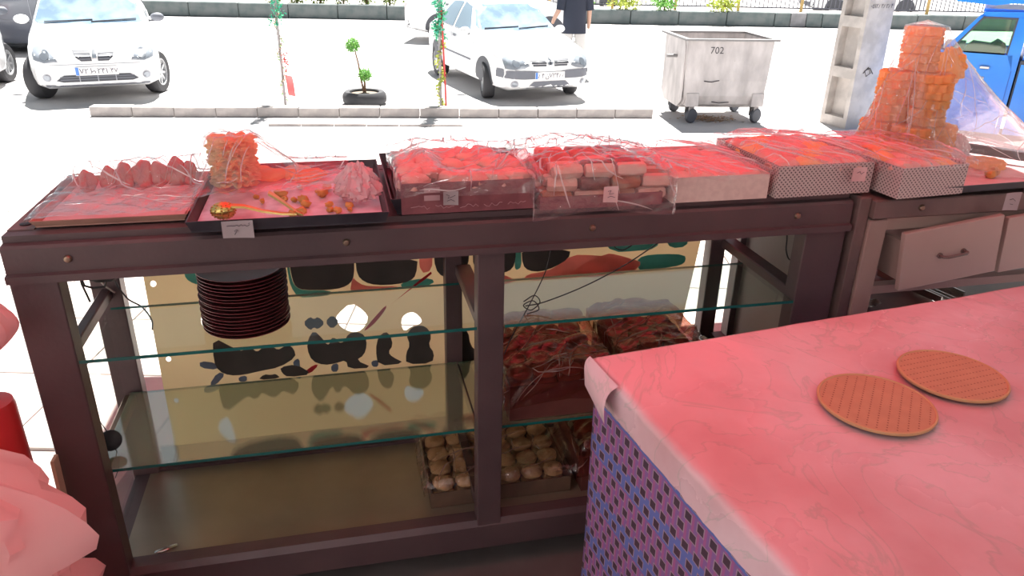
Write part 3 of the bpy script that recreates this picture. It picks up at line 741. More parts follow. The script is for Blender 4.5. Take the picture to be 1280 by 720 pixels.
ZT = 1.053
ORD = ['first', 'second', 'third', 'fourth', 'fifth', 'sixth', 'seventh', 'eighth', 'ninth', 'tenth', 'eleventh', 'twelfth', 'thirteenth', 'fourteenth', 'fifteenth', 'sixteenth', 'seventeenth', 'eighteenth']
def open_tray(name, u0, u1, v0, v1, h, mat, label, cat='tray', a=0.0, flare=0.008, z=ZT, group=None, liner=None, linerh=0.004):
    t = empty(name, CL(u0, v0, z, a), label, cat, group)
    w, d = u1 - u0, v1 - v0; th = 0.003; e = flare
    MB().box((e, e, 0), (w - e, d - e, th)).build('tray_base', mat, t)
    o = MB(); ring = []
    lo_ = [(e, e), (w - e, e), (w - e, d - e), (e, d - e)]; hi_ = [(0, 0), (w, 0), (w, d), (0, d)]
    li = [(e + th, e + th), (w - e - th, e + th), (w - e - th, d - e - th), (e + th, d - e - th)]; hi2 = [(th, th), (w - th, th), (w - th, d - th), (th, d - th)]
    vs = [(x, y, th) for x, y in lo_] + [(x, y, h) for x, y in hi_] + [(x, y, h) for x, y in hi2] + [(x, y, th) for x, y in li]
    fs = []
    for k in range(3):
        for i in range(4): fs.append((k * 4 + i, k * 4 + (i + 1) % 4, k * 4 + 4 + (i + 1) % 4, k * 4 + 4 + i))
    for i in range(4): fs.append((12 + i, 12 + (i + 1) % 4, (i + 1) % 4, i))
    o.add(vs, fs).build('tray_wall', mat, t)
    if liner: MB().grid(lambda a_, b_: (e + 0.004 + a_ * (w - 2 * e - 0.008), e + 0.004 + b_ * (d - 2 * e - 0.008), th + 0.0015 + linerh * max(0, noise.noise(Vector((a_ * 6, b_ * 7, u0 * 9))))), 26, 26).build('paper_liner', liner, t, True, recalc=False)
    return t
def folds(parent, fn, n_, seed, mat, dirs, span=(0.10, 0.45), wid=(0.0008, 0.0028)):
    """doubled-over creases of a plastic sheet: narrow milky ridges following its surface"""
    r1 = random.Random(seed * 31 + 5); mb = MB()
    for _ in range(n_):
        s, t = r1.random(), r1.random(); dx, dy = dirs[r1.randrange(len(dirs))]
        l = math.hypot(dx, dy); an = math.atan2(dy, dx) + r1.gauss(0, 0.28); sp = r1.uniform(*span); w = r1.uniform(*wid); cur = r1.gauss(0, 0.5)
        pts = []
        for k in range(9):
            q = k / 8; a = an + cur * (q - 0.5)
            if 0 <= s <= 1 and 0 <= t <= 1: pts.append(Vector(fn(s, t)))
            s += math.cos(a) * sp / 8; t += math.sin(a) * sp / 8
        if len(pts) < 3: continue
        vs = []; fs = []
        for i, p in enumerate(pts):
            tg = (pts[min(i + 1, len(pts) - 1)] - pts[max(i - 1, 0)])
            if tg.length < 1e-7: tg = Vector((1, 0, 0))
            sd = tg.cross(Vector((0, -0.35, 1))).normalized()
            up_ = sd.cross(tg).normalized(); up_ = up_ if up_.z > 0 else -up_
            k = math.sin(PI * (0.08 + 0.84 * i / (len(pts) - 1)))
            vs += [p - sd * w * k + up_ * 0.0008, p + up_ * (0.0012 + w * 0.9 * k), p + sd * w * k + up_ * 0.0008]
        for i in range(len(pts) - 1): fs += [(3 * i, 3 * i + 1, 3 * i + 4, 3 * i + 3), (3 * i + 1, 3 * i + 2, 3 * i + 5, 3 * i + 4)]
        mb.add(vs, fs)
    o = mb.build('creases', mat, parent, True, recalc=False); o['kind'] = 'stuff'
    return o
def drape(name, mat, u0, u1, v0, v1, top, hang=(0, 0, 0, 0), amp=0.006, seed=0, dirs=((1, 0.3),), nu=70, nv=60, label=None, a=0.0, z=ZT, group=None, freq=18, nf=46):
    """sheet of clear plastic lying on a rectangle, hanging down left,right,front,back"""
    w, d = u1 - u0, v1 - v0; hl, hr, hf, hb = hang
    def fn(s, t):
        x = -hl + s * (w + hl + hr); y = -hf + t * (d + hf + hb)
        over = max(0, -x, x - w, -y, y - d)
        cx = min(max(x, 0), w); cy = min(max(y, 0), d)
        z0 = top(cx / w, cy / d)
        k = 0
        for (dx, dy) in dirs:
            q = (x * dx + y * dy); p = (-x * dy + y * dx)
            k += abs(noise.noise(Vector((p * freq + 1.5 * noise.noise(Vector((q * 6, p * 6, seed))), q * freq * 0.12, seed * 3.3)))) ** 0.7
        k = (k / len(dirs)) * amp * 2.2
        out = 0.002 + k * (0.6 if over > 0 else 0)
        ox = (-out if x < 0 else out if x > w else 0); oy = (-out if y < 0 else out if y > d else 0)
        zz = z0 + k * (1 if over == 0 else 0.15) - over
        return (cx + ox, cy + oy, max(zz, -0.10))
    o = MB().grid(fn, nu, nv).build(name, mat, None, True, recalc=False)
    o.matrix_world = CL(u0, v0, z, a)
    if nf: folds(o, fn, nf, seed + 1, 'film_fold_dark' if mat in ('film_dark', 'bag_brown') else 'film_fold', dirs)
    return tag(o, label, 'plastic film', group)
def scribble(lines, name, parent, mtx, r=0.0006):
    mb = MB()
    for l in lines: mb.tube(l, r, 5)
    o = mb.build(name, 'ink', parent); o.matrix_local = mtx; return o
def price_card(u, v, z, w, h, a, label, lines, mat='price_card', tilt=0.0):
    c = empty('price_tag', CL(u, v, z, a) @ RX(tilt), label, 'price tag')
    MB().grid(lambda s, t: (s * w, -0.0012 + 0.002 * math.sin(s * 3), -t * h * (1 + 0.08 * s)), 6, 4).build('card', mat, c, True, recalc=False)
    for l in lines: scribble([[(p[0] * w, 0, -p[1] * h) for p in l]], 'handwriting', c, T(0, -0.0016, 0))
    return c

# --- 1: shallow wooden tray with rose cookies at the back
open_tray('cookie_tray', 0.045, 0.352, 0.052, 0.40, 0.016, 'tray_wood', 'shallow wooden-edged tray lined with pink paper at the left end of the counter', liner='paper_pink')
def scallop_mesh(seed):
    rr = random.Random(seed); mb = MB()
    W2, H2, t2 = 0.0215, 0.050, 0.011
    def fn(u, v):
        a = 2 * PI * u
        r = 1 + 0.10 * math.cos(3 * a + seed) + 0.05 * math.cos(7 * a)
        k = math.sin(PI * v) ** 0.55
        return (W2 * r * k * math.cos(a), -t2 * math.cos(PI * v) * (1 + 0.2 * noise.noise(Vector((math.cos(a) * 2, math.sin(a) * 2, seed)))), H2 * 0.5 + 0.5 * H2 * r * k * math.sin(a) * 1.15)
    return mb.grid(fn, 30, 9, closeu=True).mesh('rose_cookie', 'cookie_rose', True)
sc = [scallop_mesh(i) for i in range(4)]
spots = [(0.095, 0.30, 0.1, 0.95), (0.135, 0.315, -0.25, 1.0), (0.172, 0.318, 0.15, 1.12), (0.21, 0.322, -0.1, 1.2), (0.252, 0.325, 0.3, 1.1), (0.285, 0.325, -0.3, 1.25), (0.318, 0.325, 0.1, 1.05)]
for i, (u, v, a, s) in enumerate(spots):
    o = link(sc[i % 4], 'rose_cookie', None, CL(u, v, ZT + 0.004, a) @ RX(R(-18)) @ Matrix.Scale(s, 4))
    tag(o, 'rose-red scalloped cookie in the row leaning at the back of the pink-lined tray', 'cookie', 'rose cookies in the left tray')
def top1(s, t):
    c = max(0, 1 - ((t - 0.78) / 0.14) ** 2)
    return 0.020 + c * (0.042 + 0.012 * s) * (1 if 0.08 < s < 0.97 else 0.3)
drape('plastic_film', 'film_clear', 0.04, 0.36, 0.05, 0.41, top1, (0.01, 0.01, 0.0, 0.02), 0.006, 1, ((0.3, 1), (1, -0.5)), label='crinkled clear film over the rose cookies in the leftmost tray', freq=26)

# --- 2: black tray with lacy stack, tongs and crumbs
t2 = open_tray('sweets_tray', 0.362, 0.775, -0.035, 0.42, 0.026, 'tray_black', 'black metal tray of fried sweets with golden tongs, second from the left', liner='paper_foil', z=1.0535)
Z2 = 1.0575
def rosette_mesh(R0, th, lobes, seed, mat, name='rosette_cookie', n=64, lacy=0.0):
    mb = MB(); rr = random.Random(seed); ph = rr.uniform(0, 6)
    prof = [(0.28, 0.10), (0.30, 0.0), (0.93, 0.0), (1.0, 0.18), (0.96, 0.5), (1.0, 0.82), (0.92, 1.0), (0.60, 0.86), (0.32, 1.0), (0.28, 0.9), (0.28, 0.10)]
    vs = []; fs = []
    for (r, z) in prof:
        for k in range(n):
            a = 2 * PI * k / n
            fl = 1 + (0.10 * math.cos(lobes * a + ph) if r > 0.5 else 0.03 * math.cos(lobes * a)) + lacy * noise.noise(Vector((math.cos(a) * 7, math.sin(a) * 7, seed + z * 2))) * r
            vs.append((R0 * r * fl * math.cos(a), R0 * r * fl * math.sin(a), th * z + (lacy * 0.05 * noise.noise(Vector((math.cos(a) * 4, math.sin(a) * 4, seed)))) ))
    for i in range(len(prof) - 1):
        for k in range(n): fs.append((i * n + k, i * n + (k + 1) % n, (i + 1) * n + (k + 1) % n, (i + 1) * n + k))
    return mb.add(vs, fs).mesh(name, mat, True)
lac = [rosette_mesh(0.053, 0.0075, 11, s, 'rosette_pale', 'lacy_wafer', 72, 0.22) for s in range(5)]
z = Z2 + 0.008
for i in range(11):
    o = link(lac[i % 5], 'lacy_wafer', None, CL(0.428 + rnd.uniform(-.004, .004), 0.295 + rnd.uniform(-.004, .004), z, rnd.uniform(0, 6)) @ RX(rnd.uniform(-.05, .05)))
    tag(o, 'lacy golden fried wafer, %s from the bottom of the upright stack on the black tray' % ORD[i], 'wafer', 'stacked lacy wafers'); z += 0.0108
flatm = [MB().blob((0, 0, 0.012), (0.045, 0.036, 0.014), s, 0.35, 2.5, 22, 9).mesh('fried_sweet', 'rosette', True) for s in range(3)]
for i, (u, v, a) in enumerate(((0.51, 0.335, 0.2), (0.565, 0.35, 1.0), (0.475, 0.36, 2.0), (0.60, 0.32, 0.5))):
    tag(link(flatm[i % 3], 'fried_sweet', None, CL(u, v, Z2 + 0.002, a)), 'flat orange fried sweet lying behind the lacy stack under the film', 'sweet', 'flat sweets in the black tray')
crumb = [MB().blob((0, 0, 0.006), (0.011, 0.008, 0.007), s + 20, 0.5, 3, 9, 6).mesh('golden_crumb', 'cookie_gold', True) for s in range(4)]
for i in range(26):
    u = rnd.uniform(0.47, 0.70); v = rnd.uniform(0.02, 0.24)
    tag(link(crumb[i % 4], 'golden_crumb', None, CL(u, v, Z2 + 0.003, rnd.uniform(0, 6)) @ Matrix.Scale(rnd.uniform(.7, 1.5), 4)), 'small golden fried crumb scattered beside the tongs', 'crumb', 'crumbs in the black tray')
tg = empty('serving_tongs', CL(0.43, 0.02, Z2 + 0.004, R(-4)), 'golden serving tongs with a beaded spoon end lying in the black tray', 'tongs')
MB().blob((0.0, 0.0, 0.022), (0.026, 0.020, 0.018), 3, 0.02, 1, 22, 12).build('spoon_end', 'gold_metal', tg, True)
bead = MB()
for i in range(7):
    for j in range(9):
        a = -2.6 + j * 0.55; t = 0.5 + i * 0.33
        bead.blob((0.026 * math.sin(t) * math.cos(a), 0.020 * math.sin(t) * math.sin(a), 0.022 - 0.018 * math.cos(t)), (0.0022,) * 3, 0, 0, 1, 6, 4)
bead.build('beading', 'gold_metal', tg, True)
def arm(pts, w): 
    mb = MB(); pts = [Vector(p) for p in pts]; vs = []; fs = []
    for i, p in enumerate(pts):
        ww = w[i]
        vs += [(p.x, p.y - ww, p.z), (p.x, p.y + ww, p.z), (p.x, p.y + ww * .8, p.z + 0.004), (p.x, p.y - ww * .8, p.z + 0.004)]
    for i in range(len(pts) - 1):
        for k in range(4): fs.append((i * 4 + k, i * 4 + (k + 1) % 4, i * 4 + 4 + (k + 1) % 4, i * 4 + 4 + k))
    fs += [(0, 1, 2, 3), tuple(4 * (len(pts) - 1) + k for k in range(4))]
    return mb.add(vs, fs)
arm([(0.02, 0, 0.030), (0.045, 0, 0.028), (0.08, 0.002, 0.016), (0.12, 0.004, 0.008), (0.15, 0.006, 0.006)], [0.012, 0.009, 0.007, 0.006, 0.005]).build('arm', 'gold_metal', tg, True)
arm([(0.085, 0.075, 0.034), (0.10, 0.06, 0.030), (0.125, 0.035, 0.020), (0.15, 0.012, 0.008), (0.165, 0.0, 0.005)], [0.014, 0.013, 0.010, 0.007, 0.005]).build('arm', 'gold_metal', tg, True)
def top2(s, t):
    d = math.hypot((s - 0.16) * 0.413, (t - 0.72) * 0.455)
    cone = max(0.0, 0.128 - max(0, d - 0.055) * 0.95) if d > 0.055 else 0.128
    back = 0.045 * math.exp(-((t - 0.85) / 0.15) ** 2)
    fr = 0.036
    return max(cone, back, fr if t > 0.12 or s < 0.15 else fr)
drape('plastic_film', 'film_clear', 0.362, 0.70, 0.10, 0.43, lambda s, t: top2(s * 0.82, 0.3 + t * 0.7), (0.005, 0, 0.0, 0.02), 0.007, 2, ((0.5, 1), (1, 0.6)), nf=34, label='crinkled clear film pulled over the lacy wafer stack', z=1.0535, freq=24, nu=90, nv=80)
def clump(name, mat, u, v, z, rx, ry, rz, seed, label, cat, pinch=1.0, amp=0.3, freq=2.2):
    def fn(a_, b_):
        a = 2 * PI * a_; t = PI * (0.02 + 0.96 * b_)
        d = Vector((math.sin(t) * math.cos(a), math.sin(t) * math.sin(a), -math.cos(t)))
        k = 1 + amp * (abs(noise.noise(Vector((d.x * freq * 2, d.y * freq * 2, d.z * 0.8 + seed)))) * 2 - 0.5) + 0.08 * noise.noise(d * 9 + Vector((seed, 0, 0)))
        zz = d.z * 0.5 + 0.5
        taper = 1 - (1 - pinch) * zz
        return (d.x * rx * k * taper, d.y * ry * k * taper, zz * rz * (1 + 0.15 * noise.noise(d * 3 + Vector((seed, 1, 0)))))
    o = MB().grid(fn, 60, 36, closeu=True).build(name, mat, None, True); o.matrix_world = CL(u, v, z)
    return tag(o, label, cat)
film('bag_milky', (1, 1, 1), 0.06, 0.15, 0.55, (0.95, 0.80, 0.80), bump=(50, 0.7))
clump('plastic_bag', 'bag_milky', 0.715, 0.13, Z2 + 0.004, 0.065, 0.085, 0.085, 4, 'milky crumpled plastic bag in the right corner of the black tray', 'plastic bag', 0.45)
price_card(0.432, -0.038, 1.078, 0.062, 0.036, 0, 'handwritten price card hanging on the front of the black tray', [
    [(.9, .25), (.8, .35), (.72, .25), (.68, .32), (.62, .22), (.55, .33), (.48, .24), (.42, .30), (.30, .28), (.16, .28)], [(.9, .15), (.86, .2)], [(.5, .58), (.44, .52), (.38, .6), (.46, .62), (.42, .72), (.38, .82)]])

# --- 3: dark tray with a wrapped pack
open_tray('pack_tray', 0.782, 1.122, 0.01, 0.43, 0.040, 'tray_black', 'dark tray under the film-wrapped maroon box, third along the counter', flare=0.014)
bx3 = empty('cake_box', CL(0.805, 0.004, ZT + 0.005), 'maroon printed box of red cakes wrapped in film on the dark tray', 'box')
w3, d3, h3 = 0.302, 0.30, 0.070
MB().box((0, 0, 0), (w3, d3, 0.004)).box((0, 0, 0.004), (w3, 0.004, h3)).box((0, d3 - 0.004, 0.004), (w3, d3, h3)).box((0, 0.004, 0.004), (0.004, d3 - 0.004, h3)).box((w3 - 0.004, 0.004, 0.004), (w3, d3 - 0.004, h3)).build('carton', 'box_maroon', bx3)
MB().box((0.05, -0.0012, 0.048), (0.085, -0.0002, 0.060)).box((0.05, -0.0012, 0.030), (0.085, -0.0002, 0.042)).build('print_panel', 'box_print', bx3)
rr = random.Random(5)
for k in range(5):
    mb = MB(); x = 0.03
    x0 = 0.02 + k * 0.055
    l = [(x0 + i * 0.006, 0, 0.014 + rr.uniform(-.004, .005)) for i in range(8)]
    o = MB().tube(l, 0.0008, 5).build('printed_line', 'box_print', bx3); o.location = (0, -0.0006, 0)
rc = [MB().blob((0, 0, 0.02), (0.042, 0.036, 0.022), s + 40, 0.3, 2, 20, 10).mesh('red_cake', 'cake_red', True) for s in range(3)]
for i in range(6):
    for j in range(4):
        if rnd.random() < 0.1: continue
        tag(link(rc[(i + j) % 3], 'red_cake', None, CL(0.838 + i * 0.047, 0.045 + j * 0.072, ZT + 0.047 + rnd.uniform(-.004, .008), rnd.uniform(0, 6))), 'red glazed cake heaped in the maroon box', 'cake', 'red cakes in the maroon box')
drape('plastic_film', 'film_clear', 0.800, 1.112, -0.002, 0.31, lambda s, t: 0.090 + 0.018 * math.sin(s * 7 + 1) * math.sin(t * 5) * (1 if 0.1 < t < .9 else .2) + 0.012 * math.exp(-((s - .22) / .12) ** 2), (0.03, 0.02, 0.045, 0.03), 0.009, 3, ((0.4, 1), (1, 0.5)), label='shiny crinkled film stretched over the maroon cake box', freq=20, nu=90, nv=80)
price_card(0.895, -0.014, 1.112, 0.034, 0.030, R(4), 'small handwritten price card stuck to the maroon cake box', [[(.2, .2), (.4, .3), (.3, .5), (.6, .4), (.8, .3)], [(.25, .7), (.5, .6), (.75, .75)]])
# slip box standing between pack and bag
# --- 4: bagged heap
hp = MB()
bg4 = empty('pastry_carton', CL(1.12, 0.0, ZT), 'low brown carton of pastry rolls inside the bulging clear bag', 'carton')
MB().box((0, 0, 0), (0.30, 0.28, 0.004)).box((0, 0, 0.004), (0.30, 0.004, 0.03)).box((0, 0.276, 0.004), (0.30, 0.28, 0.03)).box((0, 0.004, 0.004), (0.004, 0.276, 0.03)).box((0.296, 0.004, 0.004), (0.30, 0.276, 0.03)).build('carton_tray', 'box_maroon', bg4)
def roll_mesh(mat, s):
    return MB().lathe([(0.0, -0.035), (0.012, -0.035), (0.016, -0.030), (0.0165, 0), (0.016, 0.030), (0.012, 0.035), (0, 0.035)], 14, RX(PI / 2), lambda a: 1 + 0.08 * math.cos(5 * a + s)).mesh('pastry_roll', mat, True)
rolls = [roll_mesh(mt, s) for s, mt in enumerate(('cake_brown', 'cake_red', 'cake_dark', 'cake_red', 'cake_brown'))]
for lay in range(3):
    for i in range(8 - lay):
        for j in range(4 if lay < 2 else 3):
            tag(link(rolls[rnd.randrange(5)], 'pastry_roll', None, CL(1.165 + j * 0.078 + lay * 0.012, 0.026 + i * 0.034, ZT + 0.022 + lay * 0.030, PI / 2 + rnd.uniform(-.12, .12))), 'red and brown pastry roll heaped in the clear bag', 'pastry', 'pastry rolls in the bag')
def top4(s, t):
    return 0.086 + 0.018 * math.sin(PI * min(1, s * 1.1)) + 0.006 * math.sin(t * 4)
drape('plastic_bag', 'film_bag', 1.105, 1.432, -0.022, 0.30, top4, (0.06, 0.07, 0.105, 0.05), 0.013, 4, ((0.3, 1), (1, 0.2), (0.6, -1)), nf=48, label='large shiny clear bag bulging over the heap of pastry rolls', freq=22, nu=100, nv=90)['category'] = 'plastic bag'
price_card(1.252, -0.052, 1.118, 0.036, 0.036, R(3), 'pink handwritten price card on the front of the bulging bag', [[(.3, .3), (.5, .25), (.4, .5), (.7, .45)], [(.3, .7), (.5, .62), (.8, .72)]], 'paper_pink')

# --- 5,6,7: cartons
def carton(u, v, w, d, h, a, mat, label):
    c = empty('cake_carton', CL(u, v, ZT, a), label, 'box')
    MB().box((0, 0, 0), (w, d, 0.003)).build('carton_base', mat, c)
    for nm, A_, B_ in (('carton_side', (0, 0, 0.003), (w, 0.003, h)), ('carton_side', (0, d - 0.003, 0.003), (w, d, h)), ('carton_side', (0, 0.003, 0.003), (0.003, d - 0.003, h)), ('carton_side', (w - 0.003, 0.003, 0.003), (w, d - 0.003, h))):
        MB().box(A_, B_).build(nm, mat, c)
    return c
def fill(u, v, w, d, h, a, mats, label, group, nx, ny, r=(0.04, 0.04, 0.02)):
    ms = [MB().blob((0, 0, 0), r, s + 60, 0.25, 2, 18, 9).mesh('cake', mt, True) for s, mt in enumerate(mats)]
    for i in range(nx):
        for j in range(ny):
            x = (i + .5) / nx * (w - 0.02) + 0.01; y = (j + .5) / ny * (d - 0.02) + 0.01
            tag(link(ms[(i + j * 2) % len(ms)], 'cake', None, CL(u, v, ZT, a) @ T(x, y, h + rnd.uniform(-.004, .003)) @ RZ(rnd.uniform(0, 6))), label, 'cake', group)
carton(1.447, 0.002, 0.25, 0.30, 0.062, 0.0, 'box_plain', 'plain pinkish cake carton with a film-covered red top, left of the dotted cartons')
fill(1.447, 0.002, 0.25, 0.30, 0.046, 0.0, ['cake_red', 'cake_red'], 'flat red cake packed in the plain pinkish carton', 'cakes in the plain carton', 4, 4, (0.036, 0.042, 0.018))
drape('plastic_film', 'film_clear', 1.440, 1.70, -0.004, 0.31, lambda s, t: 0.066 + 0.006 * math.sin(s * 9 + t * 4) + 0.006 * t, (0.03, 0.01, 0.008, 0.02), 0.008, 5, ((-0.75, 1), (-0.5, 1)), label='clear film with diagonal creases over the plain pinkish carton', freq=20, nu=90, nv=80)
carton(1.716, -0.004, 0.270, 0.31, 0.080, R(2), 'box_dotted', 'dotted cake carton with an orange cake showing, left one of the two dotted cartons')
fill(1.716, -0.004, 0.270, 0.31, 0.066, R(2), ['cake_red', 'cake_orange', 'cake_red'], 'orange-red cake packed in the left dotted carton', 'cakes in the left dotted carton', 4, 4, (0.040, 0.046, 0.024))
drape('plastic_film', 'film_clear', 1.709, 1.990, -0.010, 0.32, lambda s, t: 0.086 + 0.016 * math.sin(PI * min(1, t * 1.05)) + 0.006 * math.sin(s * 8 + t * 5), (0.02, 0.02, 0.012, 0.03), 0.009, 6, ((-0.9, 1), (-0.5, 1)), label='clear film with diagonal creases over the left dotted carton', a=R(2), freq=20, nu=90, nv=80)
carton(2.018, -0.060, 0.205, 0.33, 0.078, R(5), 'box_dotted', 'dotted cake carton on the cabinet corner, right one of the two dotted cartons')
fill(2.018, -0.060, 0.205, 0.33, 0.064, R(5), ['cake_red', 'cake_red', 'cake_orange'], 'red cake packed in the right dotted carton', 'cakes in the right dotted carton', 3, 4, (0.040, 0.046, 0.022))
drape('plastic_film', 'film_clear', 2.011, 2.230, -0.066, 0.28, lambda s, t: 0.084 + 0.016 * math.sin(PI * t) + 0.006 * math.sin(s * 8 + t * 5), (0.045, 0.015, 0.012, 0.03), 0.009, 7, ((-0.8, 1), (-0.4, 1)), label='clear film with a gathered left side over the right dotted carton', a=R(5), freq=20, nu=90, nv=80)
price_card(1.905, -0.024, 1.128, 0.040, 0.034, R(2), 'small pale price card on the left dotted carton', [[(.3, .4), (.5, .3), (.6, .5), (.8, .35)]], 'paper_pink')
# --- 8: tray with the rosette tower
open_tray('rosette_tray', 2.02, 2.75, -0.055, 0.42, 0.020, 'tray_black', 'dark tray lined with pink paper carrying the rosette tower', liner='paper_pink', a=R(3))
ros = [rosette_mesh(0.047, 0.0225, 10, s + 30, 'rosette') for s in range(4)]
rose_bits = []
def ros_at(x, y, z, tl=0.06, label='orange fluted rosette cookie in the lower tiers of the tall tower'):
    o = link(ros[rnd.randrange(4)], 'rosette_cookie', None, CL(2.275 + x + rnd.uniform(-.003, .003), 0.265 + y + rnd.uniform(-.003, .003), z, rnd.uniform(0, 6)) @ RX(rnd.uniform(-tl, tl)))
    tag(o, label, 'cookie', 'rosette cookies of the tower' if 'lower' in label else 'middle rosette cookies' if 'middle' in label else 'top rosette cookies')
zb = ZT + 0.008
for k in range(5):
    a = 2 * PI * k / 5 + 0.35
    for i in range(5): ros_at(0.082 * math.cos(a), 0.082 * math.sin(a), zb + i * 0.0228)
for i in range(5): ros_at(0, 0, zb + i * 0.0228)
for k in range(3):
    a = 2 * PI * k / 3 + 2.75
    for i in range(6): ros_at(0.055 * math.cos(a), 0.055 * math.sin(a), zb + 0.116 + i * 0.0228, 0.06, 'orange fluted rosette cookie in the middle tier of the tall tower')
for i in range(5): ros_at(-0.012, 0.0, zb + 0.255 + i * 0.0228, 0.06, 'orange fluted rosette cookie, %s from the top of the tall tower' % ORD[4 - i])
o = link(ros[0], 'rosette_cookie', None, CL(2.275 + 0.075, 0.235, zb + 0.250, 0) @ RY(R(80)) @ T(-0.02, 0, -0.01)); tag(o, 'orange fluted rosette cookie tipped on its side halfway up the tower', 'cookie', 'rosette cookies of the tower')
o = link(ros[1], 'rosette_cookie', None, CL(2.275 + 0.19, 0.15, zb, 0.4)); tag(o, 'flat pale rosette cookie lying at the foot of the tower', 'cookie')
wob_b = clump('crumpled_paper', 'crumpled_white', 2.445, 0.245, ZT + 0.006, 0.035, 0.04, 0.075, 9, 'crumpled white paper lump at the right foot of the rosette tower', 'paper', 0.7, 0.25, 3)
# plastic tent over the tower
def tent(u, v):
    a = 2 * PI * u
    h = 1 - v
    ext = 0.155 + 0.03 * math.sin(a * 2 + 1) + (0.33 * max(0, math.cos(a + 0.25)) ** 3)
    r0 = 0.052
    q = v ** 1.35
    r = r0 + (ext - r0) * q
    folds = 1 + (0.03 + 0.10 * v) * (abs(noise.noise(Vector((math.cos(a) * 4.5, math.sin(a) * 4.5, v * 0.7)))) * 2.4 - 0.6)
    if v < 0.04: r *= v / 0.04
    return (r * folds * math.cos(a) - 0.01 * (1 - v), r * folds * math.sin(a), 0.385 * (1 - v) + 0.004)
tn = MB().grid(tent, 150, 50, closeu=True).build('plastic_film', 'film_bag', None, True, recalc=False); tn.matrix_world = CL(2.275, 0.265, ZT + 0.006)
folds(tn, lambda s, t: tent(s, 0.03 + 0.95 * t), 90, 77, 'film_fold', ((0.03, 1), (-0.05, 1), (0.1, 1)), (0.2, 0.9), (0.0006, 0.0018))
tag(tn, 'clear plastic sheet draped like a tent over the orange rosette tower', 'plastic film')
cr8 = [(2.40, 0.06), (2.435, 0.085)]
for k, (u, v) in enumerate(cr8):
    tag(link(crumb[k], 'golden_crumb', None, CL(u, v, ZT + 0.006, k) @ Matrix.Scale(1.6, 4)), 'broken orange cookie crumb on the pink paper at the counter\'s right end', 'crumb', 'crumbs in the rosette tray')
rs = MB().box((0, 0, 0), (0.45, 0.022, 0.026), bev=0.002).build('edge_strip', 'tray_black'); rs.matrix_world = CL(2.475, 0.29, ZT + 0.021, R(-52))
tag(rs, 'black strip lying across the right end of the rosette tray', 'strip')
price_card(2.315, -0.085, 1.062, 0.05, 0.045, R(3), 'small price card hanging at the right end of the counter', [[(.3, .4), (.5, .35), (.7, .5)], [(.4, .65), (.6, .7)]], 'price_card')
# ================================================================ inside the case
M('plate_maroon', (0.13, 0.025, 0.03), 0.35, 0, (0.17, 0.035, 0.04), 10)
M('label_grey', (0.35, 0.33, 0.38), 0.6)
M('cookie_tan', (0.40, 0.24, 0.11), 0.65, 0, (0.52, 0.33, 0.16), 25, bump=(80, 0.4))
M('carton_brown', (0.14, 0.08, 0.05), 0.7, 0, (0.10, 0.06, 0.04), 12)
plate = MB().lathe([(0, 0), (0.078, 0), (0.085, 0.002), (0.097, 0.0085), (0.100, 0.0092), (0.100, 0.0105), (0.096, 0.0100), (0.083, 0.0035), (0, 0.0035)], 40).mesh('maroon_plate', 'plate_maroon', True)
for i in range(17):
    o = link(plate, 'maroon_plate', None, CL(0.435 + rnd.uniform(-.002, .002), 0.125 + rnd.uniform(-.002, .002), 0.7645 + i * 0.0088))
    tag(o, 'maroon round plate, %s from the top of the stack on the upper glass shelf' % ORD[16 - i], 'plate', 'stacked maroon plates')
# cookies in a film-wrapped carton on the case floor
cc = empty('cookie_carton', CL(0.86, 0.10, 0.151), 'brown carton of tan cookies wrapped in clear film on the case floor', 'carton')
cw, cd, ch = 0.41, 0.29, 0.05
MB().box((0, 0, 0), (cw, cd, 0.004)).build('carton_base', 'carton_brown', cc)
for A_, B_ in (((0, 0, 0.004), (cw, 0.004, ch)), ((0, cd - 0.004, 0.004), (cw, cd, ch)), ((0, 0.004, 0.004), (0.004, cd - 0.004, ch)), ((cw - 0.004, 0.004, 0.004), (cw, cd - 0.004, ch))):
    MB().box(A_, B_).build('carton_side', 'carton_brown', cc)
ck = [MB().blob((0, 0, 0.016), (0.032, 0.030, 0.017), s + 80, 0.15, 2, 18, 9).mesh('tan_cookie', 'cookie_tan', True) for s in range(3)]
for lay in range(2):
    for i in range(6):
        for j in range(4):
            tag(link(ck[(i + j) % 3], 'tan_cookie', None, CL(0.86 + 0.042 + i * 0.065, 0.10 + 0.042 + j * 0.068, 0.157 + lay * 0.03, rnd.uniform(0, 6))), 'tan round cookie in the film-wrapped carton on the case floor', 'cookie', 'cookies in the floor carton')
drape('plastic_film', 'film_dark', 0.85, 1.28, 0.09, 0.40, lambda s, t: 0.086 + 0.012 * t, (0.03, 0.0, 0.02, 0.0), 0.016, 11, ((1, 0.4), (0.4, 1)), label='stiff crinkled clear film over the cookie carton on the case floor', z=0.153, freq=16)
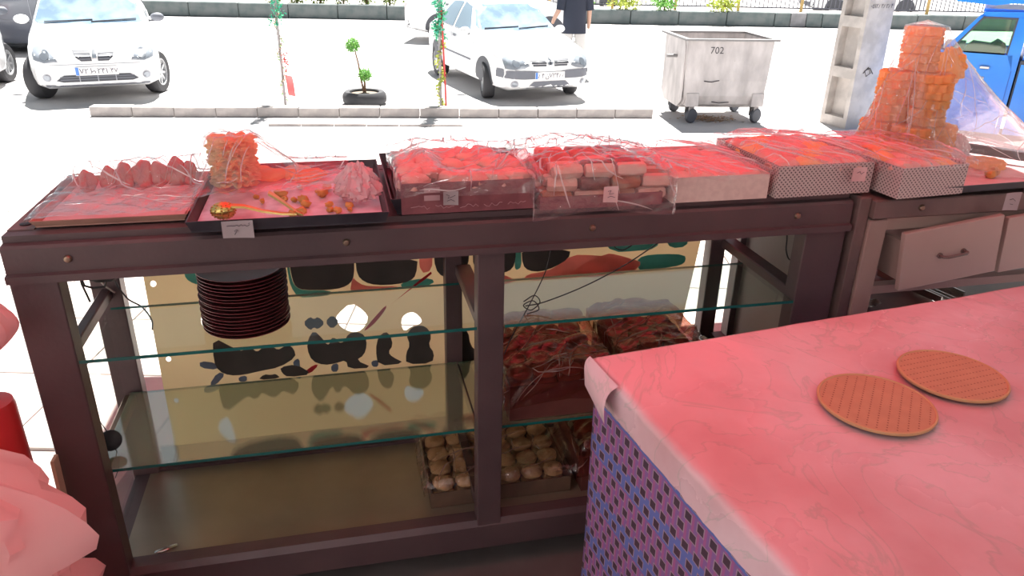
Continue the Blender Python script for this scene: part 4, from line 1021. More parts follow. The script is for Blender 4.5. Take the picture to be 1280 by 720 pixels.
# dark-red bags of biscuits on the lower shelf, right half
M('biscuit_red', (0.22, 0.045, 0.03), 0.6, 0, (0.32, 0.08, 0.05), 14)
M('carton_choc', (0.11, 0.03, 0.025), 0.6, 0, (0.15, 0.045, 0.035), 7)
film('bag_brown', (0.75, 0.5, 0.42), 0.04, 0.14, 0.10, (0.5, 0.2, 0.14), bump=(30, 0.8), gain=1.4)
bis = [MB().blob((0, 0, 0.012), (0.036, 0.034, 0.013), s + 90, 0.12, 2, 16, 8).mesh('dark_biscuit', 'biscuit_red', True) for s in range(3)]
def bagset(u0, u1, v0, v1, z, h, label, blabel, group, nx, ny, nl):
    c = empty('biscuit_carton', CL(u0 + 0.01, v0 + 0.01, z), label[0], 'carton')
    w, d = u1 - u0 - 0.02, v1 - v0 - 0.02
    MB().box((0, 0, 0), (w, d, 0.004)).build('carton_base', 'carton_choc', c)
    for A_, B_ in (((0, 0, 0.004), (w, 0.004, h * .75)), ((0, d - 0.004, 0.004), (w, d, h * .75)), ((0, 0.004, 0.004), (0.004, d - 0.004, h * .75)), ((w - 0.004, 0.004, 0.004), (w, d - 0.004, h * .75))):
        MB().box(A_, B_).build('carton_side', 'carton_choc', c)
    for i in range(nx):
        for j in range(ny):
            for k in range(nl):
                tag(link(bis[(i + j + k) % 3], 'dark_biscuit', None, CL(u0 + 0.01 + (i + .5) / nx * w, v0 + 0.01 + (j + .5) / ny * d, z + 0.006 + (k + (3 if nl < 3 else 0)) * 0.026, rnd.uniform(0, 6))), blabel, 'biscuit', group)
    drape('plastic_bag', 'bag_brown', u0, u1, v0, v1, lambda s, t: h * (0.97 + 0.10 * math.sin(PI * s)) + 0.01, (0.05, 0.05, 0.10, 0.05), 0.014, 12 + nx, ((0.8, 1), (1, 0.3)), label=label[1], z=z, freq=14)['category'] = 'plastic bag'
bagset(1.065, 1.365, 0.06, 0.40, 0.4375, 0.14, ('dark brown biscuit carton on the lower shelf behind the middle post', 'glossy brown bag over the biscuit carton behind the middle post'), 'dark biscuit in the bagged carton behind the middle post', 'biscuits behind the middle post', 4, 4, 2)
bagset(1.40, 1.66, 0.10, 0.40, 0.4375, 0.15, ('dark brown biscuit carton on the lower shelf behind the red table corner', 'glossy brown bag over the biscuit carton behind the red table corner'), 'dark biscuit in the bagged carton behind the red table corner', 'biscuits behind the table corner', 3, 4, 2)
bagset(1.29, 1.72, 0.08, 0.40, 0.151, 0.16, ('dark brown biscuit carton on the case floor behind the table skirt', 'glossy brown bag over the floor carton behind the table skirt'), 'dark biscuit in the floor carton behind the table skirt', 'biscuits behind the skirt', 4, 3, 2)
# cables and small fittings
def cable(name, pts, r, mat, label, cat='cable', n=40):
    # Catmull-Rom through local counter points
    P = [Vector(p) for p in pts]; P = [P[0] * 2 - P[1]] + P + [P[-1] * 2 - P[-2]]; out = []
    for i in range(1, len(P) - 2):
        for k in range(8):
            t = k / 8; a, b_, c, d = P[i - 1], P[i], P[i + 1], P[i + 2]
            out.append(0.5 * ((2 * b_) + (c - a) * t + (2 * a - 5 * b_ + 4 * c - d) * t * t + (3 * b_ - a - 3 * c + d) * t ** 3))
    out.append(P[-2])
    o = MB().tube(out, r, 6).build(name, mat, None, True); o.matrix_world = CL(0, 0, 0)
    return tag(o, label, cat)
dk = empty('dark_disc', CL(0.075, 0.13, 0.47), 'black round disc hanging on a thin wire at the left end of the case', 'disc')
MB().lathe([(0, -0.006), (0.022, -0.006), (0.026, -0.002), (0.026, 0.004), (0.022, 0.007), (0.01, 0.008), (0, 0.008)], 28, RZ(0.25) @ RX(R(62))).build('disc_body', 'black_plastic', dk, True)
MB().tube([(-0.002, 0.0, 0.022), (-0.02, 0.01, 0.06), (-0.034, 0.03, 0.10), (-0.037, 0.06, 0.14)], 0.0012, 6).tube([(0.004, 0, -0.02), (0.012, -0.002, -0.045), (0.006, -0.004, -0.08), (-0.008, -0.005, -0.11)], 0.0012, 6).build('wire', 'cable_black', dk, True)
bx = empty('transformer_box', CL(0.072, 0.30, 0.872), 'black transformer box with cable loops under the top rail at the left', 'transformer')
MB().box((-0.02, -0.02, -0.045), (0.05, 0.05, 0.05), bev=0.012).build('housing', 'black_plastic', bx)
MB().tube([(-0.02, 0.0, 0.0), (-0.035, -0.01, -0.02), (-0.03, -0.01, -0.05), (-0.015, 0, -0.062), (0.012, 0, -0.06), (0.018, 0, -0.045)], 0.003, 7).tube([(-0.03, -0.02, 0.02), (-0.032, -0.02, -0.04), (-0.022, -0.02, -0.09)], 0.0025, 7).build('cable_loop', 'cable_black', bx, True)
cable('thin_cable', [(0.07, 0.40, 0.93), (0.075, 0.405, 0.80), (0.10, 0.40, 0.735), (0.13, 0.41, 0.70), (0.145, 0.42, 0.655), (0.142, 0.42, 0.625)], 0.0022, 'cable_black', 'short dark cable hanging beside the left edge of the poster')
cable('thin_cable', [(0.045, 0.35, 0.93), (0.05, 0.36, 0.83), (0.06, 0.37, 0.79), (0.08, 0.38, 0.76)], 0.0022, 'cable_grey', 'pale grey cable looping by the rear left post')
cable('hanging_wire', [(1.44, 0.03, 0.945), (1.36, 0.05, 0.88), (1.26, 0.06, 0.825), (1.16, 0.07, 0.785), (1.11, 0.07, 0.778)], 0.0016, 'cable_black', 'thin black wire sagging across the right half of the case')
cable('hanging_wire', [(1.16, 0.03, 0.95), (1.15, 0.04, 0.88), (1.12, 0.05, 0.80), (1.10, 0.05, 0.76), (1.07, 0.05, 0.70), (1.05, 0.04, 0.66)], 0.0014, 'cable_black', 'thin wire hanging down beside the middle post')
cable('wire_knot', [(1.10, 0.05, 0.80), (1.13, 0.06, 0.81), (1.145, 0.06, 0.79), (1.12, 0.05, 0.775), (1.10, 0.05, 0.79), (1.125, 0.05, 0.80), (1.14, 0.05, 0.775), (1.11, 0.05, 0.765)], 0.0015, 'cable_black', 'small tangle of wire beside the middle post', 'wire')
cable('wire_loop', [(1.315, 0.03, 0.955), (1.325, 0.03, 0.935), (1.345, 0.03, 0.93), (1.365, 0.03, 0.94), (1.375, 0.03, 0.955)], 0.0016, 'cable_black', 'short wire loop under the top rail near the green print', 'wire')
cable('wire_hook', [(1.91, 0.22, 0.97), (1.908, 0.21, 0.90), (1.908, 0.20, 0.86), (1.905, 0.19, 0.83), (1.906, 0.17, 0.81), (1.907, 0.14, 0.82), (1.908, 0.13, 0.85)], 0.002, 'cable_black', 'bent wire hook hanging on the grey right end panel', 'hook')
sp = MB().blob((0, 0, 0.003), (0.03, 0.008, 0.003), 1, 0.3, 3, 14, 6).build('foil_scrap', 'steel_thin', None, True); sp.matrix_world = CL(0.165, 0.08, 0.1505, 0.35); tag(sp, 'tiny shiny foil scrap on the case floor near the front left', 'scrap')

# ================================================================ bags at the lower left
film('bag_pink', (1, 0.85, 0.85), 0.05, 0.25, 0.90, (0.88, 0.62, 0.62), bump=(12, 0.4))
M('bag_pink_solid', (0.80, 0.58, 0.58), 0.45, 0, None, trans=((0.95, 0.55, 0.55), 0.45), bump=(10, 0.3))
M('red_roll', (0.55, 0.03, 0.03), 0.35, 0, None)
M('card_yellow', (0.55, 0.42, 0.28), 0.7)
def sack(u, v):
    """big folded plastic sack: stacked angular folds"""
    a = 2 * PI * u
    z = v * 0.78
    sq = (abs(math.cos(a)) ** 2.6 + abs(math.sin(a)) ** 2.6) ** (-1 / 2.6)
    f = 1 + 0.50 * (abs(noise.noise(Vector((math.cos(a) * 1.6, math.sin(a) * 1.6, z * 7)))) * 2 - 0.5) + 0.10 * math.sin(z * 22 + 2 * math.sin(a * 2))
    top = 1.0 if v < 0.86 else max(0.02, 1 - ((v - 0.86) / 0.14) ** 2)
    zz = z + 0.05 * noise.noise(Vector((math.cos(a) * 2, math.sin(a) * 2, 5))) * v
    return (0.185 * sq * f * top * math.cos(a), 0.13 * sq * f * top * math.sin(a), zz - 0.10 * (math.cos(a) * 0.5 + 0.2) * v)
sk2 = MB().grid(sack, 26, 22, closeu=True)
s_ = sk2.build('plastic_sack', 'bag_pink_solid', None, True); s_.matrix_world = CL(-0.085, -0.275, 0.0, R(-8)); tag(s_, 'large folded pinkish plastic sack standing at the lower left of the counter', 'sack')
rl = empty('red_roll', CL(-0.075, -0.052, 0.0), 'red plastic roll standing behind the pinkish sack', 'roll')
MB().lathe([(0.0, 0), (0.045, 0), (0.047, 0.01), (0.047, 0.70), (0.044, 0.712), (0.02, 0.715), (0.018, 0.70), (0, 0.70)], 28).build('roll_body', 'red_roll', rl, True)
MB().lathe([(0.019, 0.60), (0.019, 0.735), (0.014, 0.735), (0.014, 0.60)], 16).build('core', 'card_yellow', rl, True)
cs = MB().box((0, 0, 0), (0.008, 0.03, 0.54), bev=0.001).build('wood_lath', 'card_yellow'); cs.matrix_world = CL(-0.012, -0.04, 0.0) @ RY(R(1.5)); tag(cs, 'thin pale wooden lath leaning between the red roll and the counter post', 'lath')
def hangbag(u, v):
    a = 2 * PI * u; z = 0.20 * (1 - v)
    f = 1 + 0.45 * (abs(noise.noise(Vector((math.cos(a) * 2, math.sin(a) * 2, z * 5)))) * 2 - 0.4)
    r = (0.03 + 0.05 * math.sin(PI * min(1, v * 1.05)) ) * (1 if 0.02 < v < 0.98 else 0.2)
    return (r * f * math.cos(a) * 1.1, r * f * math.sin(a) * 0.7, z - 0.2)
hb = MB().grid(hangbag, 40, 26, closeu=True).build('hanging_bag', 'bag_pink_solid', None, True); hb.matrix_world = CL(-0.075, -0.07, 0.975) @ Matrix.Scale(0.85, 4); tag(hb, 'bunch of pink plastic bags hanging on the left counter post', 'plastic bag')
MB().tube([(0, 0.0, 0.0), (0, 0.02, 0.02), (0, 0.05, 0.025), (0, 0.07, 0.02)], 0.003, 6).build('hook', 'bolt_metal', hb, True)
# ================================================================ street
M('car_white', (0.86, 0.87, 0.88), 0.25, 0, coat=0.6)
M('car_dark', (0.10, 0.11, 0.14), 0.3, 0, coat=0.6)
M('car_silver', (0.45, 0.46, 0.48), 0.3, 0.3, coat=0.5)
M('car_blue', (0.012, 0.24, 0.86), 0.3, 0, (0.02, 0.28, 0.90), 2, coat=0.5)
M('car_blue_deep', (0.015, 0.13, 0.55), 0.35)
M('rubber', (0.045, 0.045, 0.05), 0.8)
M('rim_metal', (0.55, 0.56, 0.58), 0.35, 0.4)
M('trim_dark', (0.07, 0.075, 0.09), 0.6)
M('trim_mid', (0.16, 0.17, 0.20), 0.6)
M('seam', (0.35, 0.36, 0.40), 0.6)
M('lamp_clear', (0.30, 0.33, 0.37), 0.12, 0.3)
M('lamp_red', (0.70, 0.05, 0.06), 0.25)
M('plate_white', (0.85, 0.85, 0.85), 0.5)
M('plate_blue', (0.10, 0.25, 0.65), 0.5)
M('plate_ink', (0.06, 0.05, 0.09), 0.6)
M('chrome', (0.7, 0.7, 0.72), 0.15, 1.0)
M('window_dark', (0.05, 0.07, 0.09), 0.06, 0, spec=0.8)
M('window_tint', (0.20, 0.27, 0.33), 0.06, 0, spec=1.0)
M('windscreen', (0.15, 0.22, 0.30), 0.06, 0, (0.26, 0.35, 0.44), 3, spec=1.0)

def lerp_tab(tab, y):
    if y <= tab[0][0]: return tab[0][1]
    for (a, va), (b_, vb) in zip(tab, tab[1:]):
        if y <= b_:
            t = (y - a) / (b_ - a); t = t * t * (3 - 2 * t) * 0.5 + t * 0.5
            return va + (vb - va) * t
    return tab[-1][1]
def car_body_mesh(sp, mat):
    """sp: tables along the length (front y=0): zb, belt, top, w (half width), wt (half width at the top edge)"""
    L = sp['L']; ys = []
    n = 64
    ys = [L * (0.5 - 0.5 * math.cos(PI * i / n)) * 0.35 + L * i / n * 0.65 for i in range(n + 1)]
    mb = MB(); rings = []
    for y in ys:
        zb, be, tp, w, wt = (lerp_tab(sp[k], y) for k in ('zb', 'belt', 'top', 'w', 'wt'))
        be = min(be, tp - 0.02)
        h = be - zb
        half = [(0, zb), (w * 0.82, zb), (w * 0.95, zb + 0.05), (w * 0.985, zb + 0.14), (w, zb + h * 0.45), (w * 0.995, zb + h * 0.72), (w * 0.975, be - 0.025), (w * 0.955, be)]
        t = tp - be
        half += [(w * 0.955 + (wt - w * 0.955) * 0.30, be + t * 0.30), (w * 0.955 + (wt - w * 0.955) * 0.68, be + t * 0.66), (wt, be + t * 0.90), (wt * 0.90, be + t * 0.975), (wt * 0.55, tp + 0.012), (0, tp + 0.02)]
        rings.append([(x, y, z) for x, z in half] + [(-x, y, z) for x, z in half[-2:0:-1]])
    k = len(rings[0]); vs = [p for r_ in rings for p in r_]; fs = []
    for i in range(len(rings) - 1):
        for j in range(k): fs.append((i * k + j, i * k + (j + 1) % k, (i + 1) * k + (j + 1) % k, (i + 1) * k + j))
    fs.append(tuple(range(k))); fs.append(tuple((len(rings) - 1) * k + j for j in range(k - 1, -1, -1)))
    mb.add(vs, fs)
    return mb.mesh('car_body', mat, True)
def bvh_of(me):
    return BVHTree.FromPolygons([v.co.copy() for v in me.vertices], [tuple(p.vertices) for p in me.polygons])
def decal(bvh, poly, direc, off, name, mat, parent, cell=0.07, smooth=0, thick=0.0):
    """press a flat outline onto the body. direc: 'front' (x,z), 'back' (x,z), 'left'/'right' (y,z) seen from -x/+x, 'top' (x,y)"""
    if smooth: poly = wob(poly, smooth)
    bm = bmesh.new()
    vs = [bm.verts.new((a, b_, 0)) for a, b_ in poly]; f = bm.faces.new(vs)
    bmesh.ops.triangulate(bm, faces=[f])
    for _ in range(7):
        long_e = [e for e in bm.edges if e.calc_length() > cell]
        if not long_e: break
        bmesh.ops.subdivide_edges(bm, edges=long_e, cuts=1); bmesh.ops.triangulate(bm, faces=bm.faces[:])
    dv = {'front': Vector((0, 1, 0)), 'back': Vector((0, -1, 0)), 'left': Vector((1, 0, 0)), 'right': Vector((-1, 0, 0)), 'top': Vector((0, 0, -1))}[direc]
    for v in bm.verts:
        a, b_ = v.co.x, v.co.y
        o = {'front': Vector((a, -9, b_)), 'back': Vector((a, 14, b_)), 'left': Vector((-9, a, b_)), 'right': Vector((9, a, b_)), 'top': Vector((a, b_, 9))}[direc]
        hit = bvh.ray_cast(o, dv)
        if hit[0] is None:
            nr = bvh.find_nearest(Vector((o.x if direc in ('front', 'back', 'top') else 0, o.y if direc in ('left', 'right', 'top') else 1.0, o.z if direc != 'top' else 0.8)))
            v.co = nr[0] - dv * off
        else: v.co = hit[0] - dv * off * 0.6 + (hit[1] if hit[1].dot(dv) < 0 else -hit[1]) * off * 0.4
    bmesh.ops.recalc_face_normals(bm, faces=bm.faces)
    me = bpy.data.meshes.new(name); bm.to_mesh(me); bm.free(); me.materials.append(MATS[mat])
    for p in me.polygons: p.use_smooth = True
    o = bpy.data.objects.new(name, me); COL.objects.link(o); o.parent = parent
    return o
def circ(cx, cy, r, n=18, a0=0, a1=2 * PI): return [(cx + r * math.cos(a0 + (a1 - a0) * i / n), cy + r * math.sin(a0 + (a1 - a0) * i / n)) for i in range(n + (0 if a1 - a0 > 6 else 1))]
def mir(p): return [(-a, b_) for a, b_ in p]
def strip(p0, p1, w):
    a, b_ = Vector(p0), Vector(p1); n_ = Vector((-(b_ - a).y, (b_ - a).x)).normalized() * w
    return [tuple(a - n_), tuple(b_ - n_), tuple(b_ + n_), tuple(a + n_)]
_wheel = {}
def wheel(parent, x, y, r, wd, side, spokes=9, steer=0.0):
    key = (round(r, 3), spokes)
    if key not in _wheel:
        ty = MB().lathe([(r * 0.64, -wd / 2), (r * 0.93, -wd / 2), (r, -wd * 0.36), (r, wd * 0.36), (r * 0.93, wd / 2), (r * 0.66, wd / 2), (r * 0.62, wd * 0.30), (r * 0.62, -wd * 0.30), (r * 0.64, -wd / 2)], 36).mesh('tyre', 'rubber', True)
        rm = MB().lathe([(r * 0.64, wd * 0.20), (r * 0.65, wd * 0.47), (r * 0.60, wd * 0.47), (r * 0.58, wd * 0.22)], 36)
        rm.lathe([(0, wd * 0.40), (r * 0.12, wd * 0.40), (r * 0.13, wd * 0.2), (0, wd * .2)], 16)
        for k in range(spokes):
            rm.box((r * 0.08, -r * 0.055, wd * 0.24), (r * 0.60, r * 0.055, wd * 0.38), RZ(2 * PI * k / spokes))
        rm = rm.mesh('rim', 'rim_metal', True)
        hb_ = MB().lathe([(0, wd * 0.05), (r * 0.62, wd * 0.05), (r * 0.62, wd * 0.12), (0, wd * 0.12)], 24).mesh('brake_disc', 'trim_dark')
        _wheel[key] = (ty, rm, hb_)
    e = empty('wheel', Matrix.Identity(4)); e.parent = parent
    e.matrix_local = T(x, y, r) @ RZ(steer) @ (RY(PI / 2) if side > 0 else RY(-PI / 2))
    for me, nm in zip(_wheel[key], ('tyre', 'rim', 'brake_disc')): link(me, nm, e)
    return e
def number_plate(parent, w, h, mtx, left, nums):
    p = MB().box((-w / 2, -0.006, -h / 2), (w / 2, 0.0, h / 2), bev=0.003).build('number_plate', 'plate_white', parent); p.matrix_local = mtx
    MB().box((-w / 2 + 0.004, -0.0075, -h / 2 + 0.005), (-w / 2 + w * 0.085, -0.0061, h / 2 - 0.005)).build('blue_band', 'plate_blue', p)
    MB().box((w / 2 - w * 0.19, -0.0072, -h / 2 + 0.008), (w / 2 - w * 0.185, -0.0061, h / 2 - 0.008)).build('divider', 'plate_ink', p)
    for body, cx, sz in nums:
        t = link(text_mesh(body, sz, 'plate_ink', 'plate_lettering'), 'plate_lettering', p, T(cx * w, -0.008, -0.004) @ RX(PI / 2))
    return p
def mirror(parent, x, y, z, s, mat):
    m_ = MB().blob((0, 0, 0), (0.10, 0.055, 0.065), 2, 0.05, 2, 16, 10).build('wing_mirror', mat, parent, True); m_.location = (x + s * 0.10, y, z)
    MB().box((-0.07, -0.012, -0.03), (0.03, 0.012, -0.005)).build('mirror_foot', 'trim_dark', m_).location = (-s * 0.07, 0, -0.03)
    return m_
def wiper(bvh, parent, p0, p1):
    pts = []
    for i in range(9):
        t = i / 8; x = p0[0] + (p1[0] - p0[0]) * t; z = p0[1] + (p1[1] - p0[1]) * t
        h = bvh.ray_cast(Vector((x, -9, z)), Vector((0, 1, 0)))
        if h[0] is not None: pts.append(h[0] + Vector((0, -0.025, 0.012)))
    if len(pts) > 1: MB().tube(pts, 0.010, 6).build('wiper', 'trim_dark', parent)

SEDAN = dict(L=4.2, zb=[(0, .27), (.25, .20), (3.6, .22), (4.2, .32)], belt=[(0, .60), (.15, .68), (.5, .80), (1.15, .92), (1.6, .95), (3.4, 1.0), (4.2, .90)],
             top=[(0, .64), (.15, .72), (.5, .83), (1.15, .96), (1.35, 1.02), (2.0, 1.42), (2.5, 1.50), (3.1, 1.47), (3.75, 1.08), (4.1, 1.02), (4.2, .95)],
             w=[(0, .62), (.12, .74), (.45, .83), (1.2, .86), (3.4, .86), (4.0, .80), (4.2, .70)], wt=[(0, .50), (.15, .62), (.5, .70), (1.15, .74), (1.4, .72), (2.0, .60), (2.5, .575), (3.1, .565), (3.7, .63), (4.2, .58)])
HATCH = dict(SEDAN); HATCH.update(belt=[(0, .60), (.15, .67), (.5, .76), (1.15, .85), (1.6, .90), (3.4, 1.0), (4.2, .90)], top=[(0, .62), (.15, .70), (.5, .79), (1.05, .88), (1.25, .94), (1.95, 1.42), (2.4, 1.50), (3.3, 1.46), (3.9, 1.08), (4.2, .95)],
             w=[(0, .60), (.12, .73), (.45, .81), (1.2, .83), (3.4, .83), (4.0, .78), (4.2, .68)])
def build_car(name, spec, paint, mtx, label, style, wheel_r=0.295, wheel_x=0.74, wf=0.80, wb=3.35, plate=None, glass='windscreen'):
    car = empty(name, mtx, label, 'car')
    me = car_body_mesh(spec, paint); link(me, 'body', car)
    bv = bvh_of(me); Dc = lambda poly, d, off, nm, mt, cell=0.08, sm=0: decal(bv, poly, d, off, nm, mt, car, cell, sm)
    # wheel arches and wheels
    for s in (-1, 1):
        sd = 'right' if s > 0 else 'left'
        for wy in (wf, wb):
            Dc(circ(wy, wheel_r + 0.03, wheel_r + 0.055, 20, -0.25, PI + 0.25), sd, 0.006, 'wheel_arch', 'trim_dark', 0.10)
            wheel(car, s * (wheel_x), wy, wheel_r, 0.19, s, 9 if style == 'hatch' else 12, R(-24 if style == 'hatch' else -14) if wy == wf and style in ('hatch', 'sedan') else 0.0)
        # side glass, pillars, seams, handle, rubbing strip
        Dc([(1.55, 0.99), (1.95, 1.36), (2.32, 1.42), (2.36, 1.0)], sd, 0.006, 'front_side_window', 'window_tint', 0.12)
        Dc([(2.44, 1.0), (2.40, 1.42), (2.95, 1.40), (3.35, 1.04)], sd, 0.006, 'rear_side_window', 'window_tint', 0.12)
        for yy in (1.30, 2.40, 3.28): Dc(strip((yy, 0.30), (yy + 0.02, 0.95), 0.005), sd, 0.004, 'door_seam', 'seam', 0.2)
        Dc(strip((1.36, 0.55), (3.25, 0.58), 0.016), sd, 0.008, 'rubbing_strip', 'trim_mid', 0.2)
        for yy in (2.25, 3.12): Dc(strip((yy - .08, 0.86), (yy + .08, 0.87), 0.018), sd, 0.012, 'door_handle', 'trim_mid', 0.1)
        mirror(car, s * 0.80, 1.55, 1.0, s, 'car_white' if style == 'sedan' else ('trim_mid' if s > 0 else 'car_white') if style == 'hatch' else 'trim_dark')
    # windscreen: pressed on from the front
    wz = -0.07 if style == 'hatch' else 0.0
    ws = [(-0.66, 1.03 + wz), (-0.72, 1.06 + wz), (-0.565, 1.40), (-0.40, 1.445), (0.40, 1.445), (0.565, 1.40), (0.72, 1.06 + wz), (0.66, 1.03 + wz), (0.0, 1.015 + wz)]
    Dc(ws, 'front', 0.008, 'windscreen', glass, 0.12)
    Dc([(-0.60, 1.12), (-0.50, 1.38), (0.50, 1.38), (0.60, 1.12)], 'back', 0.008, 'rear_window', 'window_tint', 0.12)
    wiper(bv, car, (-0.60, 1.04 + wz), (0.02, 1.06 + wz)); wiper(bv, car, (0.0, 1.035 + wz), (0.60, 1.06 + wz))
    Dc(strip((-0.66, 0.985 + wz), (0.66, 0.985 + wz), 0.012), 'front', 0.006, 'cowl', 'trim_mid', 0.12)
    Dc(strip((-0.70, 0.80), (0.70, 0.80), 0.16), 'back', 0.004, 'tailgate', paint, 0.15)
    for s in (-1, 1): Dc([(s * .48, .74), (s * .70, .72), (s * .70, .92), (s * .52, .90)], 'back', 0.01, 'tail_lamp', 'lamp_red', 0.1)
    Dc([(-.74, .30), (.74, .30), (.74, .50), (-.74, .50)], 'back', 0.01, 'rear_bumper', 'trim_dark', 0.15)
    if style == 'hatch':
        for s in (-1, 1):
            f_ = (lambda p: p) if s > 0 else mir
            Dc(f_([(0.44, 0.575), (0.47, 0.63), (0.55, 0.72), (0.63, 0.755), (0.715, 0.74), (0.735, 0.66), (0.72, 0.60), (0.60, 0.565)]), 'front', 0.012, 'headlamp', 'lamp_clear', 0.06)
            Dc(f_(circ(0.585, 0.655, 0.055)), 'front', 0.020, 'lamp_bowl', 'chrome', 0.06)
            g_ = Dc(f_([(0.035, 0.575), (0.05, 0.70), (0.26, 0.71), (0.225, 0.63), (0.165, 0.575)]), 'front', 0.012, 'grille', 'trim_dark', 0.07)
            for zz in (0.605, 0.64, 0.675): Dc(f_(strip((0.05, zz), (0.20 + (zz - .6) * .5, zz), 0.006)), 'front', 0.018, 'grille_bar', 'trim_mid', 0.1)
            Dc(f_(circ(0.605, 0.375, 0.052)), 'front', 0.012, 'fog_lamp', 'seam', 0.06)
            Dc(f_(circ(0.605, 0.375, 0.038)), 'front', 0.018, 'fog_lens', 'lamp_clear', 0.06)
        Dc([(-0.022, 0.60), (-0.03, 0.66), (-0.015, 0.71), (0.015, 0.71), (0.03, 0.66), (0.022, 0.60)], 'front', 0.016, 'badge', 'chrome', 0.05)
        Dc([(-0.50, 0.335), (-0.40, 0.40), (0.40, 0.40), (0.50, 0.335), (0.42, 0.31), (-0.42, 0.31)], 'front', 0.010, 'air_intake', 'trim_dark', 0.08)
        for zz in (0.345, 0.375): Dc(strip((-0.45, zz), (0.45, zz), 0.006), 'front', 0.018, 'intake_bar', 'trim_mid', 0.1)
        for xx in (-0.22, 0, 0.22): Dc(strip((xx, 0.315), (xx, 0.395), 0.006), 'front', 0.02, 'intake_rib', 'seam', 0.1)
        Dc(strip((-0.55, 0.535), (0.55, 0.535), 0.004), 'front', 0.006, 'bumper_seam', 'seam', 0.1)
        Dc([(-.70, .235), (.70, .235), (.72, .275), (-.72, .275)], 'front', 0.008, 'bumper_lip', 'trim_mid', 0.12)
    if style == 'sedan':
        Dc([(-0.80, 0.42), (-0.80, 0.52), (-0.60, 0.535), (-0.3, 0.52), (-0.12, 0.495), (0.12, 0.495), (0.3, 0.52), (0.60, 0.535), (0.80, 0.52), (0.80, 0.42), (0.45, 0.395), (-0.45, 0.395)], 'front', 0.012, 'bumper_band', 'trim_mid', 0.07)
        for s in (-1, 1):
            f_ = (lambda p: p) if s > 0 else mir
            Dc(f_([(0.795, 0.45), (0.795, 0.55), (0.78, 0.55), (0.74, 0.545), (0.74, 0.45)]), 'front', 0.012, 'bumper_corner', 'trim_mid', 0.06)
            Dc(f_([(0.36, 0.60), (0.42, 0.66), (0.50, 0.715), (0.68, 0.73), (0.74, 0.70), (0.73, 0.56), (0.60, 0.545), (0.45, 0.56)]), 'front', 0.012, 'headlamp', 'lamp_clear', 0.06)
            Dc(f_(circ(0.58, 0.64, 0.052)), 'front', 0.02, 'lamp_bowl', 'chrome', 0.06)
            for k in range(3):
                zz = 0.60 + k * 0.038
                Dc(f_(strip((0.07, zz), (0.30 + k * 0.022, zz + 0.004), 0.013)), 'front', 0.014, 'grille_slot', 'trim_dark', 0.08)
            Dc(f_(circ(0.60, 0.325, 0.055)), 'front', 0.012, 'fog_surround', 'seam', 0.06)
            Dc(f_(circ(0.60, 0.325, 0.036)), 'front', 0.018, 'fog_lens', 'lamp_clear', 0.06)
        dia = [(0, 0.555), (0.045, 0.64), (0, 0.725), (-0.045, 0.64)]
        Dc(dia, 'front', 0.016, 'badge', 'chrome', 0.05)
        Dc([(0, 0.60), (0.022, 0.64), (0, 0.68), (-0.022, 0.64)], 'front', 0.022, 'badge_centre', 'trim_dark', 0.05)
        Dc([(-0.38, 0.245), (-0.33, 0.315), (-0.28, 0.355), (0.28, 0.355), (0.33, 0.315), (0.38, 0.245)], 'front', 0.012, 'air_intake', 'trim_mid', 0.08)
        Dc([(-0.42, 0.575), (-0.35, 0.72), (0.35, 0.72), (0.42, 0.575), (0.2, 0.56), (-0.2, 0.56)], 'front', 0.006, 'grille_panel', paint, 0.08)
        Dc(strip((-0.42, 0.735), (0.42, 0.735), 0.004), 'front', 0.006, 'bonnet_seam', 'seam', 0.1)
    if plate:
        z, nums = plate
        h = bv.ray_cast(Vector((0, -9, z)), Vector((0, 1, 0)))[0]
        number_plate(car, 0.52, 0.113, T(0, h.y - 0.012, z), 0, nums)
    return car
def car_m(x, y, rear_deg, s=1.0): return T(x, y, STREET) @ RZ(R(rear_deg - 90)) @ Matrix.Scale(s, 4)
def front_from_axle(x, y, rear_deg, s, wf): a = R(rear_deg); return (x - math.cos(a) * wf * s, y - math.sin(a) * wf * s)
# white hatchback at the left
fx_, fy_ = front_from_axle(-6.02, 11.25, 116, 1.0, 0.8)
build_car('white_hatchback', HATCH, 'car_white', car_m(fx_, fy_, 116, 1.0), 'white hatchback with twin dark grille openings facing the shop at the left', 'hatch', plate=(0.448, [('۷۲', -0.30, 0.105), ('ط', -0.10, 0.105), ('۲۴۱', 0.13, 0.105), ('۴۷', 0.405, 0.085)]))
fx_, fy_ = front_from_axle(-8.62, 11.75, 124, 1.0, 0.8)
build_car('white_hatchback', HATCH, 'car_white', car_m(fx_, fy_, 124, 1.0), 'white car cut off by the left edge of the photo, one spoked wheel showing', 'hatch')
# white saloon with a dark bumper band
fx_, fy_ = front_from_axle(0.20, 11.95, 113, 0.90, 0.8)
build_car('white_saloon', SEDAN, 'car_white', car_m(fx_, fy_, 113, 0.90), 'white saloon with a grey bumper band parked beside the garland pole', 'sedan', wheel_x=0.765, plate=(0.445, [('۸۴', -0.30, 0.105), ('ن', -0.10, 0.105), ('۷۳۴', 0.13, 0.105), ('۸۸', 0.405, 0.085)]))
